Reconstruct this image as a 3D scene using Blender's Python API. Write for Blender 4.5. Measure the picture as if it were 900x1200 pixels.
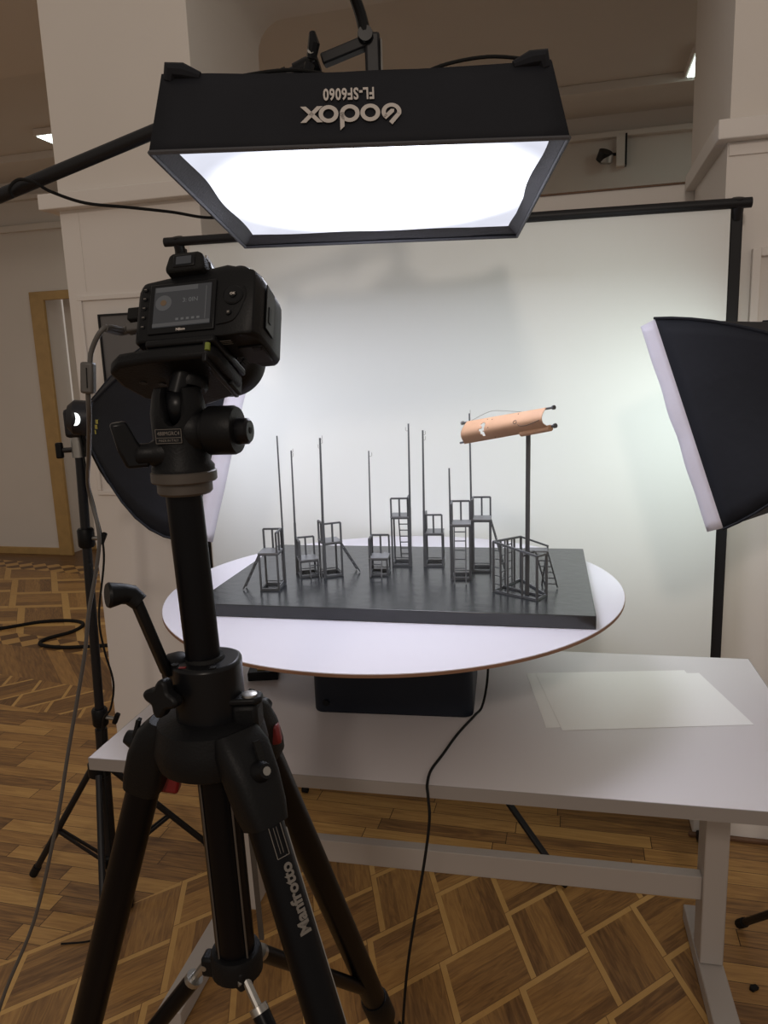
import bpy, math, random
from mathutils import Vector, Matrix, Euler
V = Vector
PI = math.pi
R = math.radians
for o in list(bpy.data.objects): bpy.data.objects.remove(o)
S = bpy.context.scene
C = S.collection
random.seed(4)

# ------------------------------------------------------------------ camera
PITCH = 10.87; ROLL = 2.14; EYE = 1.5
cam = bpy.data.cameras.new('camera'); co = bpy.data.objects.new('camera', cam); C.objects.link(co)
cam.sensor_fit = 'VERTICAL'; cam.sensor_height = 36.0; cam.lens = 885.0 / 1200.0 * 36.0
cam.clip_start = 0.02; cam.clip_end = 60
d = V((620 - 450, (600 + 885 / math.tan(R(PITCH))) - 600, 885)).normalized()     # world-down in image axes (x right, y down, z forward)
fw = (V((0, 0, 1)) - d * d.z).normalized()                                       # world +Y in image axes
rt = fw.cross(d) if fw.cross(d).x > 0 else d.cross(fw)                           # world +X in image axes
# world vector of every camera axis
Xc = V((rt.x, fw.x, -d.x)); Yd = V((rt.y, fw.y, -d.y)); Zf = V((rt.z, fw.z, -d.z))
m = Matrix((Xc, -Yd, -Zf)).transposed().to_4x4(); m.translation = V((0, 0, EYE))
co.matrix_world = m
S.camera = co

# ------------------------------------------------------------------ world and exposure
w = bpy.data.worlds.new('world'); S.world = w; w.use_nodes = True
bg = w.node_tree.nodes['Background']; bg.inputs[0].default_value = (1.0, 0.87, 0.75, 1); bg.inputs[1].default_value = 0.31
S.view_settings.view_transform = 'Standard'; S.view_settings.look = 'None'
S.view_settings.exposure = 0.07; S.view_settings.gamma = 1.0; S.view_settings.use_curve_mapping = False
TOP_E, LEFT_E, RIGHT_E, LAMP_E = 7.6, 1.9, 3.2, 4.0
def area(name, loc, size, power, col, rot=(0, 0, 0)):
    l = bpy.data.lights.new(name, 'AREA'); l.shape = 'RECTANGLE'; l.size, l.size_y = size; l.energy = power; l.color = col
    o = bpy.data.objects.new(name, l); C.objects.link(o); o.location = loc; o.rotation_euler = rot
    return o
area('room_light', (-0.30, -2.5, 3.35), (0.30, 0.30), 30, (1.0, 0.86, 0.74), (R(65), 0, R(-4)))
area('far_room_light', (-1.2, 4.3, 2.75), (2.4, 0.5), 10, (1.0, 0.90, 0.80))

# ------------------------------------------------------------------ materials
def lin(c):
    c = c / 255.0
    return c / 12.92 if c <= 0.04045 else ((c + 0.055) / 1.055) ** 2.4
def rgb(r, g, b): return (lin(r), lin(g), lin(b), 1)
def mat(name, col, rough=0.5, metal=0.0, noise=0.0, scale=8.0, bump=0.0, bscale=60.0, spec=0.5, emit=None, es=1.0, sheen=0.0):
    mt = bpy.data.materials.new(name); mt.use_nodes = True
    nt = mt.node_tree; p = nt.nodes['Principled BSDF']
    p.inputs['Base Color'].default_value = col; p.inputs['Roughness'].default_value = rough
    p.inputs['Metallic'].default_value = metal; p.inputs['Specular IOR Level'].default_value = spec
    if sheen: p.inputs['Sheen Weight'].default_value = sheen
    tc = nt.nodes.new('ShaderNodeTexCoord')
    if noise:
        n = nt.nodes.new('ShaderNodeTexNoise'); n.inputs['Scale'].default_value = scale; n.inputs['Detail'].default_value = 5
        nt.links.new(tc.outputs['Object'], n.inputs['Vector'])
        mr = nt.nodes.new('ShaderNodeMapRange'); mr.inputs[3].default_value = 1 - noise; mr.inputs[4].default_value = 1 + noise
        nt.links.new(n.outputs['Fac'], mr.inputs[0])
        mx = nt.nodes.new('ShaderNodeMix'); mx.data_type = 'RGBA'; mx.blend_type = 'MULTIPLY'; mx.inputs[0].default_value = 1
        mx.inputs[6].default_value = col; nt.links.new(mr.outputs[0], mx.inputs[7]); nt.links.new(mx.outputs[2], p.inputs['Base Color'])
    if bump:
        n = nt.nodes.new('ShaderNodeTexNoise'); n.inputs['Scale'].default_value = bscale; n.inputs['Detail'].default_value = 4
        nt.links.new(tc.outputs['Object'], n.inputs['Vector'])
        b = nt.nodes.new('ShaderNodeBump'); b.inputs['Strength'].default_value = bump; b.inputs['Distance'].default_value = 0.01
        nt.links.new(n.outputs['Fac'], b.inputs['Height']); nt.links.new(b.outputs[0], p.inputs['Normal'])
    if emit:
        p.inputs['Emission Color'].default_value = emit; p.inputs['Emission Strength'].default_value = es
    return mt
M = {}
M['wall'] = mat('wall_paint', (0.70, 0.655, 0.61, 1), 0.75, noise=0.03, scale=3, bump=0.04, bscale=30)
M['lining'] = mat('white_panel_paint', (0.74, 0.70, 0.665, 1), 0.6, noise=0.02, scale=5, bump=0.03, bscale=40)
M['far'] = mat('far_wall_paint', (0.66, 0.62, 0.58, 1), 0.8, noise=0.05, scale=2)
M['trimwood'] = mat('light_oak_trim', (0.42, 0.27, 0.10, 1), 0.45, noise=0.2, scale=14)
M['backdrop'] = mat('backdrop_paper', (0.76, 0.775, 0.76, 1), 0.85, noise=0.015, scale=3, bump=0.02, bscale=4)
M['blackmetal'] = mat('black_coated_metal', (0.010, 0.010, 0.012, 1), 0.45, 0.0, spec=0.3)
M['tripod'] = mat('tripod_black_tube', (0.003, 0.003, 0.004, 1), 0.33, 0.0, spec=0.14)
M['cast'] = mat('tripod_casting', (0.005, 0.0052, 0.006, 1), 0.5, spec=0.18, bump=0.08, bscale=400)
M['plastic'] = mat('black_plastic', (0.005, 0.0052, 0.006, 1), 0.45, spec=0.18, bump=0.05, bscale=500)
M['plastic2'] = mat('smooth_black_plastic', (0.006, 0.0063, 0.0075, 1), 0.33, spec=0.2)
M['rubber'] = mat('black_rubber', (0.008, 0.008, 0.008, 1), 0.7, spec=0.2, bump=0.2, bscale=500)
M['fabric'] = mat('black_softbox_fabric', (0.0125, 0.0135, 0.018, 1), 0.72, noise=0.25, scale=7, bump=0.5, bscale=9, spec=0.2)
M['lip'] = mat('white_softbox_skirt', (0.60, 0.58, 0.66, 1), 0.7, noise=0.06, scale=20, bump=0.2, bscale=25)
M['graycloth'] = mat('dark_grey_lining', (0.055, 0.055, 0.062, 1), 0.7, bump=0.15, bscale=200)
M['greymetal'] = mat('bare_metal', (0.35, 0.34, 0.32, 1), 0.35, 0.9)
M['tan'] = mat('worn_bronze_ring', (0.075, 0.064, 0.055, 1), 0.5, 0.3, noise=0.2, scale=60)
M['red'] = mat('red_plastic', (0.16, 0.006, 0.010, 1), 0.4)
M['desk'] = mat('white_laminate', (0.66, 0.63, 0.645, 1), 0.46, noise=0.015, scale=4)
M['edgeshade'] = mat('desk_edge_shade', (0.27, 0.25, 0.24, 1), 0.55)  # darker than the laminate: shade on the desk's front edge painted in
M['deskleg'] = mat('light_grey_steel', (0.42, 0.39, 0.37, 1), 0.45, 0.0)
M['board'] = mat('white_board_paint', (0.69, 0.67, 0.74, 1), 0.5)
M['boardedge'] = mat('board_raw_edge', (0.24, 0.13, 0.08, 1), 0.7, noise=0.2, scale=30)
M['navy'] = mat('dark_navy_plastic', (0.007, 0.010, 0.018, 1), 0.45, spec=0.25, bump=0.05, bscale=80)
M['deck'] = mat('black_painted_board', (0.022, 0.024, 0.027, 1), 0.25, noise=0.2, scale=25, bump=0.07, bscale=45, spec=0.65)
M['model'] = mat('grey_painted_metal', (0.085, 0.09, 0.098, 1), 0.42)
M['platform'] = mat('grey_platform', (0.17, 0.175, 0.185, 1), 0.4)
M['paper'] = mat('white_paper', (0.86, 0.85, 0.845, 1), 0.8)
M['kraft'] = mat('tan_paper', (0.47, 0.275, 0.165, 1), 0.6, noise=0.12, scale=30)
M['ink'] = mat('dark_print', (0.10, 0.07, 0.05, 1), 0.6)
M['usb'] = mat('grey_cable', (0.075, 0.07, 0.066, 1), 0.5)
M['logo'] = mat('grey_print', (0.50, 0.46, 0.43, 1), 0.6)
M['dimlogo'] = mat('dim_grey_print', (0.15, 0.135, 0.12, 1), 0.6)
M['brass'] = mat('brass', (0.6, 0.45, 0.2, 1), 0.35, 0.8)
M['yellow'] = mat('yellow_print', (0.30, 0.26, 0.04, 1), 0.6)
M['bubble'] = mat('green_level_fluid', (0.16, 0.20, 0.03, 1), 0.2, emit=None)
M['screen'] = mat('camera_screen', (0.02, 0.02, 0.022, 1), 0.2, spec=0.2, emit=(0.30, 0.30, 0.31, 1), es=0.07)
M['screenbar'] = mat('camera_screen_bar', (0.03, 0.03, 0.03, 1), 0.15, emit=(0.5, 0.5, 0.52, 1), es=0.07)
M['screentext'] = mat('camera_screen_text', (0.03, 0.03, 0.03, 1), 0.15, emit=(0.6, 0.6, 0.6, 1), es=0.09)
M['amber'] = mat('camera_screen_amber', (0.03, 0.03, 0.03, 1), 0.15, emit=(0.7, 0.35, 0.12, 1), es=0.08)
M['mirror'] = mat('picture_grey', (0.13, 0.125, 0.125, 1), 0.35, noise=0.15, scale=5)
M['bolt'] = mat('bolt_metal', (0.3, 0.29, 0.27, 1), 0.4, 0.8)
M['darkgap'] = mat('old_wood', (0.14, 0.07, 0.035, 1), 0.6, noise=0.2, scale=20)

def emis(name, col, strength, wrinkle=0.0):
    mt = bpy.data.materials.new(name); mt.use_nodes = True; nt = mt.node_tree
    for n in list(nt.nodes): nt.nodes.remove(n)
    o = nt.nodes.new('ShaderNodeOutputMaterial'); e = nt.nodes.new('ShaderNodeEmission')
    e.inputs[0].default_value = col; e.inputs[1].default_value = strength
    nt.links.new(e.outputs[0], o.inputs[0])
    if wrinkle:
        tc = nt.nodes.new('ShaderNodeTexCoord')
        n = nt.nodes.new('ShaderNodeTexNoise'); n.inputs['Scale'].default_value = 5; n.inputs['Detail'].default_value = 6; n.inputs['Distortion'].default_value = 1.5
        nt.links.new(tc.outputs['Object'], n.inputs['Vector'])
        # the bulb sits behind the middle of the diffuser cloth
        vl = nt.nodes.new('ShaderNodeVectorMath'); vl.operation = 'LENGTH'; nt.links.new(tc.outputs['Object'], vl.inputs[0])
        mr = nt.nodes.new('ShaderNodeMapRange'); mr.interpolation_type = 'SMOOTHSTEP'
        mr.inputs[1].default_value = 0.06; mr.inputs[2].default_value = 0.33; mr.inputs[3].default_value = 2.0 * strength; mr.inputs[4].default_value = 0.115 * strength
        nt.links.new(vl.outputs['Value'], mr.inputs[0])
        mw = nt.nodes.new('ShaderNodeMapRange'); mw.inputs[3].default_value = 1 - wrinkle; mw.inputs[4].default_value = 1 + wrinkle
        nt.links.new(n.outputs['Fac'], mw.inputs[0])
        mu = nt.nodes.new('ShaderNodeMath'); mu.operation = 'MULTIPLY'; nt.links.new(mr.outputs[0], mu.inputs[0]); nt.links.new(mw.outputs[0], mu.inputs[1])
        nt.links.new(mu.outputs[0], e.inputs[1])
    return mt
M['diff_top'] = emis('lit_diffuser_top', (0.86, 0.88, 1.0, 1), TOP_E, 0.2)
M['diff_left'] = emis('lit_diffuser_left', (0.92, 0.93, 1.0, 1), LEFT_E)
M['diff_right'] = emis('lit_diffuser_right', (0.88, 1.0, 0.93, 1), RIGHT_E)
M['led'] = emis('lit_led_panel', (0.85, 1.0, 0.90, 1), LAMP_E)
M['bulb'] = emis('lit_bulb', (0.95, 1.0, 0.97, 1), 2.0)

# ---- node maths with operators, for the parquet
class X:
    nt = None
    def __init__(s, k): s.k = k
    @staticmethod
    def op(o, *a):
        n = X.nt.nodes.new('ShaderNodeMath'); n.operation = o
        for i, v in enumerate(a):
            if isinstance(v, X): X.nt.links.new(v.k, n.inputs[i])
            else: n.inputs[i].default_value = v
        return X(n.outputs[0])
    def __add__(s, o): return X.op('ADD', s, o)
    __radd__ = __add__
    def __sub__(s, o): return X.op('SUBTRACT', s, o)
    def __rsub__(s, o): return X.op('SUBTRACT', o, s)
    def __mul__(s, o): return X.op('MULTIPLY', s, o)
    __rmul__ = __mul__
    def __lt__(s, o): return X.op('LESS_THAN', s, o)
    def __gt__(s, o): return X.op('GREATER_THAN', s, o)
    def floor(s): return X.op('FLOOR', s)
    def frac(s): return X.op('FRACT', s)
    def mod(s, v): return X.op('FLOORED_MODULO', s, v)
def xmix(f, a, b): return a * (1 - f) + b * f
def xmax(a, b): return X.op('MAXIMUM', a, b)
def xvec(a, b, c=0.0):
    n = X.nt.nodes.new('ShaderNodeCombineXYZ')
    for i, v in enumerate((a, b, c)):
        if isinstance(v, X): X.nt.links.new(v.k, n.inputs[i])
        else: n.inputs[i].default_value = v
    return n.outputs[0]
def xrand(a, b, c=0.0):
    n = X.nt.nodes.new('ShaderNodeTexWhiteNoise'); n.noise_dimensions = '3D'; X.nt.links.new(xvec(a, b, c), n.inputs[0]); return X(n.outputs[0])
def xnoise(a, b, sc=1.0, det=4, dist=0.0, c=0.0):
    n = X.nt.nodes.new('ShaderNodeTexNoise'); n.inputs['Scale'].default_value = sc; n.inputs['Detail'].default_value = det; n.inputs['Distortion'].default_value = dist
    X.nt.links.new(xvec(a, b, c), n.inputs['Vector']); return X(n.outputs[0])
def parquet():
    mt = bpy.data.materials.new('oak_parquet'); mt.use_nodes = True; nt = mt.node_tree; X.nt = nt
    p = nt.nodes['Principled BSDF']
    g = nt.nodes.new('ShaderNodeNewGeometry'); s = nt.nodes.new('ShaderNodeSeparateXYZ'); nt.links.new(g.outputs['Position'], s.inputs[0])
    x, y = X(s.outputs[0]), X(s.outputs[1])
    a = x * 0.968 - y * 0.25; b = x * 0.25 + y * 0.968
    # rhombic lattice of dark blocks between pale strips
    def lattice(P, Q, a0, b0, sp, sw):
        A_, B_ = sp, sp * 1.22                             # short and long side of a block, pale strip included
        def cand(ox, oy, w_, h_, back):
            px_, py_ = P - (a0 + ox), Q - (b0 + oy)
            m_ = ((py_ - px_) * (1 / (2 * B_)) + 0.5).floor(); k_ = ((py_ + px_) * (1 / (2 * A_))).floor() - back
            lx, ly = px_ - k_ * A_ + m_ * B_, py_ - k_ * A_ - m_ * B_
            ins = (lx > 0.0) * (lx < w_) * (ly > 0.0) * (ly < h_)
            return ins, lx, ly, k_ * 1.0 + m_ * 17.3
        t1, t2 = cand(0, 0, A_, B_, 0), cand(0, 0, A_, B_, 1)
        w1, w2 = cand(A_ - B_, B_, B_, A_, 0), cand(A_ - B_, B_, B_, A_, 1)
        tall = xmax(t1[0], t2[0])                          # 1: grain along the second direction
        def pick(i): return xmix(tall, xmix(w1[0], w2[i], w1[i]), xmix(t1[0], t2[i], t1[i]))
        lx, ly, idn = pick(1), pick(2), pick(3)
        strip = xmax(lx < sw, ly < sw)
        sub = xmix(tall, (ly * (1 / (A_ * 0.40))).floor(), (lx * (1 / (A_ * 0.36))).floor())
        tone = xrand(idn, sub, tall * 5.0)
        gu = xmix(tall, P * 9.0, P * 75.0); gv = xmix(tall, Q * 75.0, Q * 9.0)
        grain = xnoise(gu, gv, 1.0, 5, 1.4, tone * 40.0)
        gap = xmax((lx < 0.0022), (ly < 0.0022))
        v = 0.22 + tone * 0.24 + (grain - 0.5) * 0.52
        sv = 0.70 + (xrand(idn, 7.0) - 0.5) * 0.2 + (xnoise(P * 40.0, Q * 40.0, 1.0) - 0.5) * 0.3
        return xmix(strip, v, sv), gap * 0.7, strip
    Pn = x * 1.096 + y * 0.133; Qn = x * 0.587 - y * 0.939
    v1, g1, s1 = lattice(Pn, Qn, 0.372, -1.755, 0.193, 0.019)
    # strip planks laid along the wall
    row = (b * (1 / 0.062)).floor(); ln = a * (1 / 0.42) + xrand(row, 3.0) * 7.0
    ipl = ln.floor(); tone = xrand(row, ipl)
    gr = xnoise(a * 5.0, b * 70.0, 1.0, 6, 1.5, tone * 30.0)
    v2 = 0.40 + (tone - 0.5) * 0.34 + (gr - 0.5) * 0.60
    fr, fl = (b * (1 / 0.062)).frac(), ln.frac()
    g2 = xmax(fr < 0.03, fl < 0.006)
    near = (b < 2.015) * ((y * 0.798 - x * 0.603) < 2.013) * (a < 0.335)
    # the room beyond: bands and a large lattice
    v3, g3, s3 = lattice(a * 0.95 + b * 0.75, b * 1.0 - a * 0.22, 0.07, 0.1, 0.33, 0.055)
    dg = ((a + b) * 9.0); v4 = 0.30 + (xrand(dg.floor(), 5.0) - 0.5) * 0.28 + (xnoise((a + b) * 60.0, (a - b) * 6.0, 1.0) - 0.5) * 0.4
    tri = ((((a + b) * 7.5).floor() + ((a - b) * 7.5).floor()).mod(2.0)); v5 = 0.15 + tri * 0.42
    v6 = 0.16 + (xnoise(a * 4.0, b * 40.0, 1.0) - 0.5) * 0.3
    v = xmix(near, v2, v1); gp = xmix(near, g2, g1)
    lb = b * 1.0 + a * 0.13
    band1 = (lb > 2.44) * (a < -1.0); v = xmix(band1, v, v1 * 0.85); gp = xmix(band1, gp, g1)
    for lo, val, gg in ((2.72, v4, 0.0), (3.07, v5, 0.0), (3.24, v3, g3), (4.45, v5, 0.0), (4.65, v6, 0.0)):
        f = (lb > lo) * (a < -0.8); v = xmix(f, v, val); gp = xmix(f, gp, gg)
    v = xmix(gp, v, 0.02)
    cr = nt.nodes.new('ShaderNodeValToRGB'); e = cr.color_ramp.elements
    e[0].position = 0.0; e[0].color = (0.045, 0.024, 0.013, 1); e[1].position = 1.0; e[1].color = (0.66, 0.43, 0.17, 1)
    for ps, c in ((0.22, (0.20, 0.105, 0.042, 1)), (0.42, (0.40, 0.220, 0.075, 1)), (0.66, (0.58, 0.350, 0.120, 1))):
        q = e.new(ps); q.color = c
    nt.links.new(v.k, cr.inputs[0]); nt.links.new(cr.outputs[0], p.inputs['Base Color'])
    p.inputs['Roughness'].default_value = 0.42; p.inputs['Specular IOR Level'].default_value = 0.35
    bp = nt.nodes.new('ShaderNodeBump'); bp.inputs['Strength'].default_value = 0.25; bp.inputs['Distance'].default_value = 0.002
    nt.links.new((v - gp * 0.6).k, bp.inputs['Height']); nt.links.new(bp.outputs[0], p.inputs['Normal'])
    return mt
M['parquet'] = parquet()

# ------------------------------------------------------------------ mesh helpers
class MB:
    def __init__(s): s.v = []; s.f = []
    def add(s, vs, fs):
        n = len(s.v); s.v += [V(q) for q in vs]; s.f += [tuple(n + i for i in f) for f in fs]; return s
    def box(s, c, sz, rot=None):
        c = V(c); h = [k / 2 for k in sz]
        vs = [V((i * h[0], j * h[1], k * h[2])) for i in (-1, 1) for j in (-1, 1) for k in (-1, 1)]
        if rot is not None: vs = [rot @ q for q in vs]
        return s.add([c + q for q in vs], [(0, 1, 3, 2), (4, 6, 7, 5), (0, 4, 5, 1), (2, 3, 7, 6), (0, 2, 6, 4), (1, 5, 7, 3)])
    def bar(s, p, q, w, h=None, up=(0, 0, 1)):
        p, q = V(p), V(q); h = h or w; d = (q - p); L = d.length; d.normalize(); up = V(up)
        if abs(d.dot(up)) > 0.98: up = V((0, 1, 0))
        x = d.cross(up).normalized(); z = x.cross(d)
        return s.box((p + q) / 2, (w, L, h), Matrix((x, d, z)).transposed())
    def tube(s, pts, r, seg=12, cap=True):
        pts = [V(p) for p in pts]; n = len(pts); rs = r if isinstance(r, (list, tuple)) else [r] * n
        t = [(pts[min(i + 1, n - 1)] - pts[max(i - 1, 0)]).normalized() for i in range(n)]
        up = V((0, 0, 1)) if abs(t[0].z) < 0.9 else V((0, 1, 0)); x = t[0].cross(up).normalized(); vs = []
        for i in range(n):
            x = (x - t[i] * x.dot(t[i])).normalized(); y = t[i].cross(x)
            vs += [pts[i] + (x * math.cos(2 * PI * k / seg) + y * math.sin(2 * PI * k / seg)) * rs[i] for k in range(seg)]
        fs = [(i * seg + k, i * seg + (k + 1) % seg, (i + 1) * seg + (k + 1) % seg, (i + 1) * seg + k) for i in range(n - 1) for k in range(seg)]
        if cap: fs += [tuple(range(seg))[::-1], tuple((n - 1) * seg + k for k in range(seg))]
        return s.add(vs, fs)
    def lathe(s, prof, o=(0, 0, 0), ax=(0, 0, 1), seg=28):
        # prof: list of (radius, distance along axis)
        ax = V(ax).normalized(); up = V((0, 0, 1)) if abs(ax.z) < 0.9 else V((0, 1, 0)); x = ax.cross(up).normalized(); y = ax.cross(x)
        vs = [V(o) + ax * h + (x * math.cos(2 * PI * k / seg) + y * math.sin(2 * PI * k / seg)) * max(r, 1e-5) for r, h in prof for k in range(seg)]
        n = len(prof)
        fs = [(i * seg + k, i * seg + (k + 1) % seg, (i + 1) * seg + (k + 1) % seg, (i + 1) * seg + k) for i in range(n - 1) for k in range(seg)]
        fs += [tuple(range(seg))[::-1], tuple((n - 1) * seg + k for k in range(seg))]
        return s.add(vs, fs)
    def prism(s, poly, o, ex, ey, ez):
        # poly in the plane ex, ey; extruded along ez (full vector)
        o, ex, ey, ez = V(o), V(ex), V(ey), V(ez); n = len(poly)
        lo = [o + ex * a + ey * b for a, b in poly]
        return s.add(lo + [q + ez for q in lo], [tuple(range(n))[::-1], tuple(range(n, 2 * n))] + [(i, (i + 1) % n, n + (i + 1) % n, n + i) for i in range(n)])
    def grid(s, fn, nu, nv, skip=None):
        vs = [fn(i / nu, j / nv) for i in range(nu + 1) for j in range(nv + 1)]
        fs = [(i * (nv + 1) + j, (i + 1) * (nv + 1) + j, (i + 1) * (nv + 1) + j + 1, i * (nv + 1) + j + 1) for i in range(nu) for j in range(nv) if not (skip and skip(i, j))]
        return s.add(vs, fs)
    def build(s, name, m, parent=None, bevel=0.0, smooth=35, solid=0.0, off=(0, 0, 0)):
        me = bpy.data.meshes.new(name); me.from_pydata([tuple(q - V(off)) for q in s.v], [], s.f); me.update()
        import bmesh
        b = bmesh.new(); b.from_mesh(me); bmesh.ops.recalc_face_normals(b, faces=b.faces); b.to_mesh(me); b.free()
        me.materials.append(M[m] if isinstance(m, str) else m)
        o = bpy.data.objects.new(name, me); C.objects.link(o)
        if parent: o.parent = parent
        if smooth:
            me.shade_smooth(); me.set_sharp_from_angle(angle=R(smooth))
        if solid:
            sm = o.modifiers.new('solid', 'SOLIDIFY'); sm.thickness = solid; sm.offset = 0
        if bevel:
            bv = o.modifiers.new('bevel', 'BEVEL'); bv.width = bevel; bv.segments = 2; bv.limit_method = 'ANGLE'; bv.angle_limit = R(40)
        return o
def struct(o): o['kind'] = 'structure'; return o
def tag(o, label, cat, group=None):
    o['label'] = label; o['category'] = cat
    if group: o['group'] = group
    return o
def thing(name, label, cat, loc=(0, 0, 0), rz=0.0, group=None):
    o = bpy.data.objects.new(name, None); C.objects.link(o); o.empty_display_size = 0.05
    o.location = loc; o.rotation_euler = (0, 0, rz); return tag(o, label, cat, group)
def smooth_pts(P, n=8):
    P = [V(p) for p in P]; out = []
    for i in range(len(P) - 1):
        a, b, c, e = P[max(i - 1, 0)], P[i], P[i + 1], P[min(i + 2, len(P) - 1)]
        for k in range(n):
            t = k / n
            out.append(0.5 * ((2 * b) + (c - a) * t + (2 * a - 5 * b + 4 * c - e) * t * t + (3 * b - a - 3 * c + e) * t ** 3))
    return out + [P[-1]]
def text_mesh(txt, size, m, origin, ex, ey, parent=None, name='lettering', sx=1.0, bold=0.0, depth=0.0003, align='CENTER', off=(0, 0, 0), spacing=1.0):
    cu = bpy.data.curves.new('t', 'FONT'); cu.body = txt; cu.size = size; cu.align_x = align; cu.align_y = 'CENTER'; cu.offset = bold; cu.extrude = depth; cu.space_character = spacing; cu.resolution_u = 3
    tmp = bpy.data.objects.new('t', cu); C.objects.link(tmp)
    bpy.context.view_layer.update()
    me = bpy.data.meshes.new_from_object(tmp.evaluated_get(bpy.context.evaluated_depsgraph_get()))
    bpy.data.objects.remove(tmp); bpy.data.curves.remove(cu)
    ex, ey = V(ex).normalized(), V(ey).normalized(); ez = ex.cross(ey)
    for v in me.vertices: v.co = V(origin) - V(off) + ex * v.co.x * sx + ey * v.co.y + ez * v.co.z
    me.materials.clear(); me.materials.append(M[m]); me.name = name
    o = bpy.data.objects.new(name, me); C.objects.link(o)
    if parent: o.parent = parent
    return o

# ------------------------------------------------------------------ the room (a along the wall, b away from it)
TH = R(-14.5); U = V((math.cos(TH), math.sin(TH), 0)); N = V((-math.sin(TH), math.cos(TH), 0)); RW = Matrix.Rotation(TH, 3, 'Z')
def W(a, b, z): return U * a + N * b + V((0, 0, z))
def wbox(mb, a0, a1, b0, b1, z0, z1): return mb.box(W((a0 + a1) / 2, (b0 + b1) / 2, (z0 + z1) / 2), (a1 - a0, b1 - b0, z1 - z0), RW)
B0, B1, BU = 2.355, 3.10, 2.92
AL0, AL1, AR0, AR1 = -1.70, -1.178, 0.390, 3.4
LT = 2.085           # top of the panelled lining
ZC = 3.9

fl = MB(); fl.add([(-7, -2.5, 0), (5, -2.5, 0), (5, 8, 0), (-7, 8, 0), (-7, -2.5, -0.05), (5, -2.5, -0.05), (5, 8, -0.05), (-7, 8, -0.05)],
                  [(0, 1, 2, 3), (4, 7, 6, 5), (0, 4, 5, 1), (1, 5, 6, 2), (2, 6, 7, 3), (3, 7, 4, 0)])
struct(fl.build('floor', 'parquet', smooth=0))
# pillars and the deep arch above the openings
q = MB(); wbox(q, AL0, AL1, B0, BU, LT, 2.78 + 0.02); struct(q.build('wall_left', 'wall', smooth=0))
q = MB(); wbox(q, AR0, AR1, B0, B1, LT, 2.78 + 0.02); struct(q.build('wall_right', 'wall', smooth=0))
q = MB(); r_ = 0.16
def arch(mb, a0, a1, r):          # soffit slab with rounded haunches
    zt = 2.78
    pts = [(a0, zt - r)] + [(a0 + r - r * math.cos(t), zt - r + r * math.sin(t)) for t in [PI / 2 * k / 6 for k in range(1, 7)]]
    pts += [(a1 - r + r * math.sin(t), zt - r + r * math.cos(t)) for t in [PI / 2 * k / 6 for k in range(0, 7)]] + [(a1, ZC), (a0, ZC)]
    return mb.prism([(p, z) for p, z in pts], W(0, B0, 0), U, V((0, 0, 1)), N * (BU - B0))
arch(q, AL1, AR0, 0.11); struct(q.build('wall_arch', 'wall', smooth=30))
q = MB(); wbox(q, -6.0, AL0, B0, B1, 2.80, ZC); wbox(q, AL0, AL1, B0, BU, 2.80, ZC); wbox(q, AR0, AR1, B0, B1, 2.80, ZC); struct(q.build('wall_header', 'wall', smooth=0))
# panelled lining on the pillars and across the niche
q = MB(); wbox(q, AL0, AL1 - 0.004, B0 - 0.004, B1, 0, LT); struct(q.build('wall_lining_left', 'lining', smooth=0))
q = MB(); wbox(q, AR0 - 0.004, AR1, B0 - 0.004, B1, 0, LT); struct(q.build('wall_lining_right', 'lining', smooth=0))
q = MB(); wbox(q, AL1, AR0 - 0.005, 2.96, 3.02, 0, LT + 0.0); struct(q.build('wall_niche', 'lining', smooth=0))
# ledges (cornice of the lining)
def ledge(name, spans):
    q = MB()
    for s in spans: wbox(q, *s)
    return struct(q.build(name, 'lining', bevel=0.003))
ledge('trim_1', [(AL0 - 0.05, AL1 + 0.03, B0 - 0.045, B0 + 0.02, 2.055, 2.105), (AL1 - 0.02, AL1 + 0.03, B0 + 0.02, 2.96, 2.055, 2.105), (AL0 - 0.05, AL0 + 0.02, B0 + 0.02, B1, 2.055, 2.105)])
ledge('trim_2', [(AR0 - 0.035, AR1, B0 - 0.045, B0 + 0.02, 2.060, 2.110), (AR0 - 0.035, AR0 + 0.02, B0 + 0.02, 2.96, 2.060, 2.110)])
q = MB(); wbox(q, AL1 + 0.03, AR0 - 0.036, 2.953, 3.03, LT, LT + 0.006); struct(q.build('trim_3', 'darkgap', smooth=0))
# picture-frame mouldings
def moulding(name, a0, a1, z0, z1, bb, w=0.016, t=0.008):
    q = MB()
    wbox(q, a0, a1, bb - t, bb, z1 - w, z1); wbox(q, a0, a1, bb - t, bb, z0, z0 + w)
    wbox(q, a0, a0 + w, bb - t, bb, z0 + w, z1 - w); wbox(q, a1 - w, a1, bb - t, bb, z0 + w, z1 - w)
    return struct(q.build(name, 'lining', bevel=0.002))
moulding('trim_4', -1.665, -1.235, 1.085, 1.775, B0 - 0.004)
q = MB(); wbox(q, -1.63, -1.628, B0 - 0.006, B0 - 0.003, 1.79, 2.05); wbox(q, -1.60, -1.20, B0 - 0.0065, B0 - 0.003, 0.085, 0.088); struct(q.build('trim_5', 'lining', smooth=0))
q = MB(); wbox(q, 0.508, 0.510, B0 - 0.006, B0 - 0.003, 1.80, 2.05); wbox(q, AR0, 0.9, B0 - 0.010, B0 - 0.003, 2.025, 2.055); struct(q.build('trim_6', 'lining', smooth=0))
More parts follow.
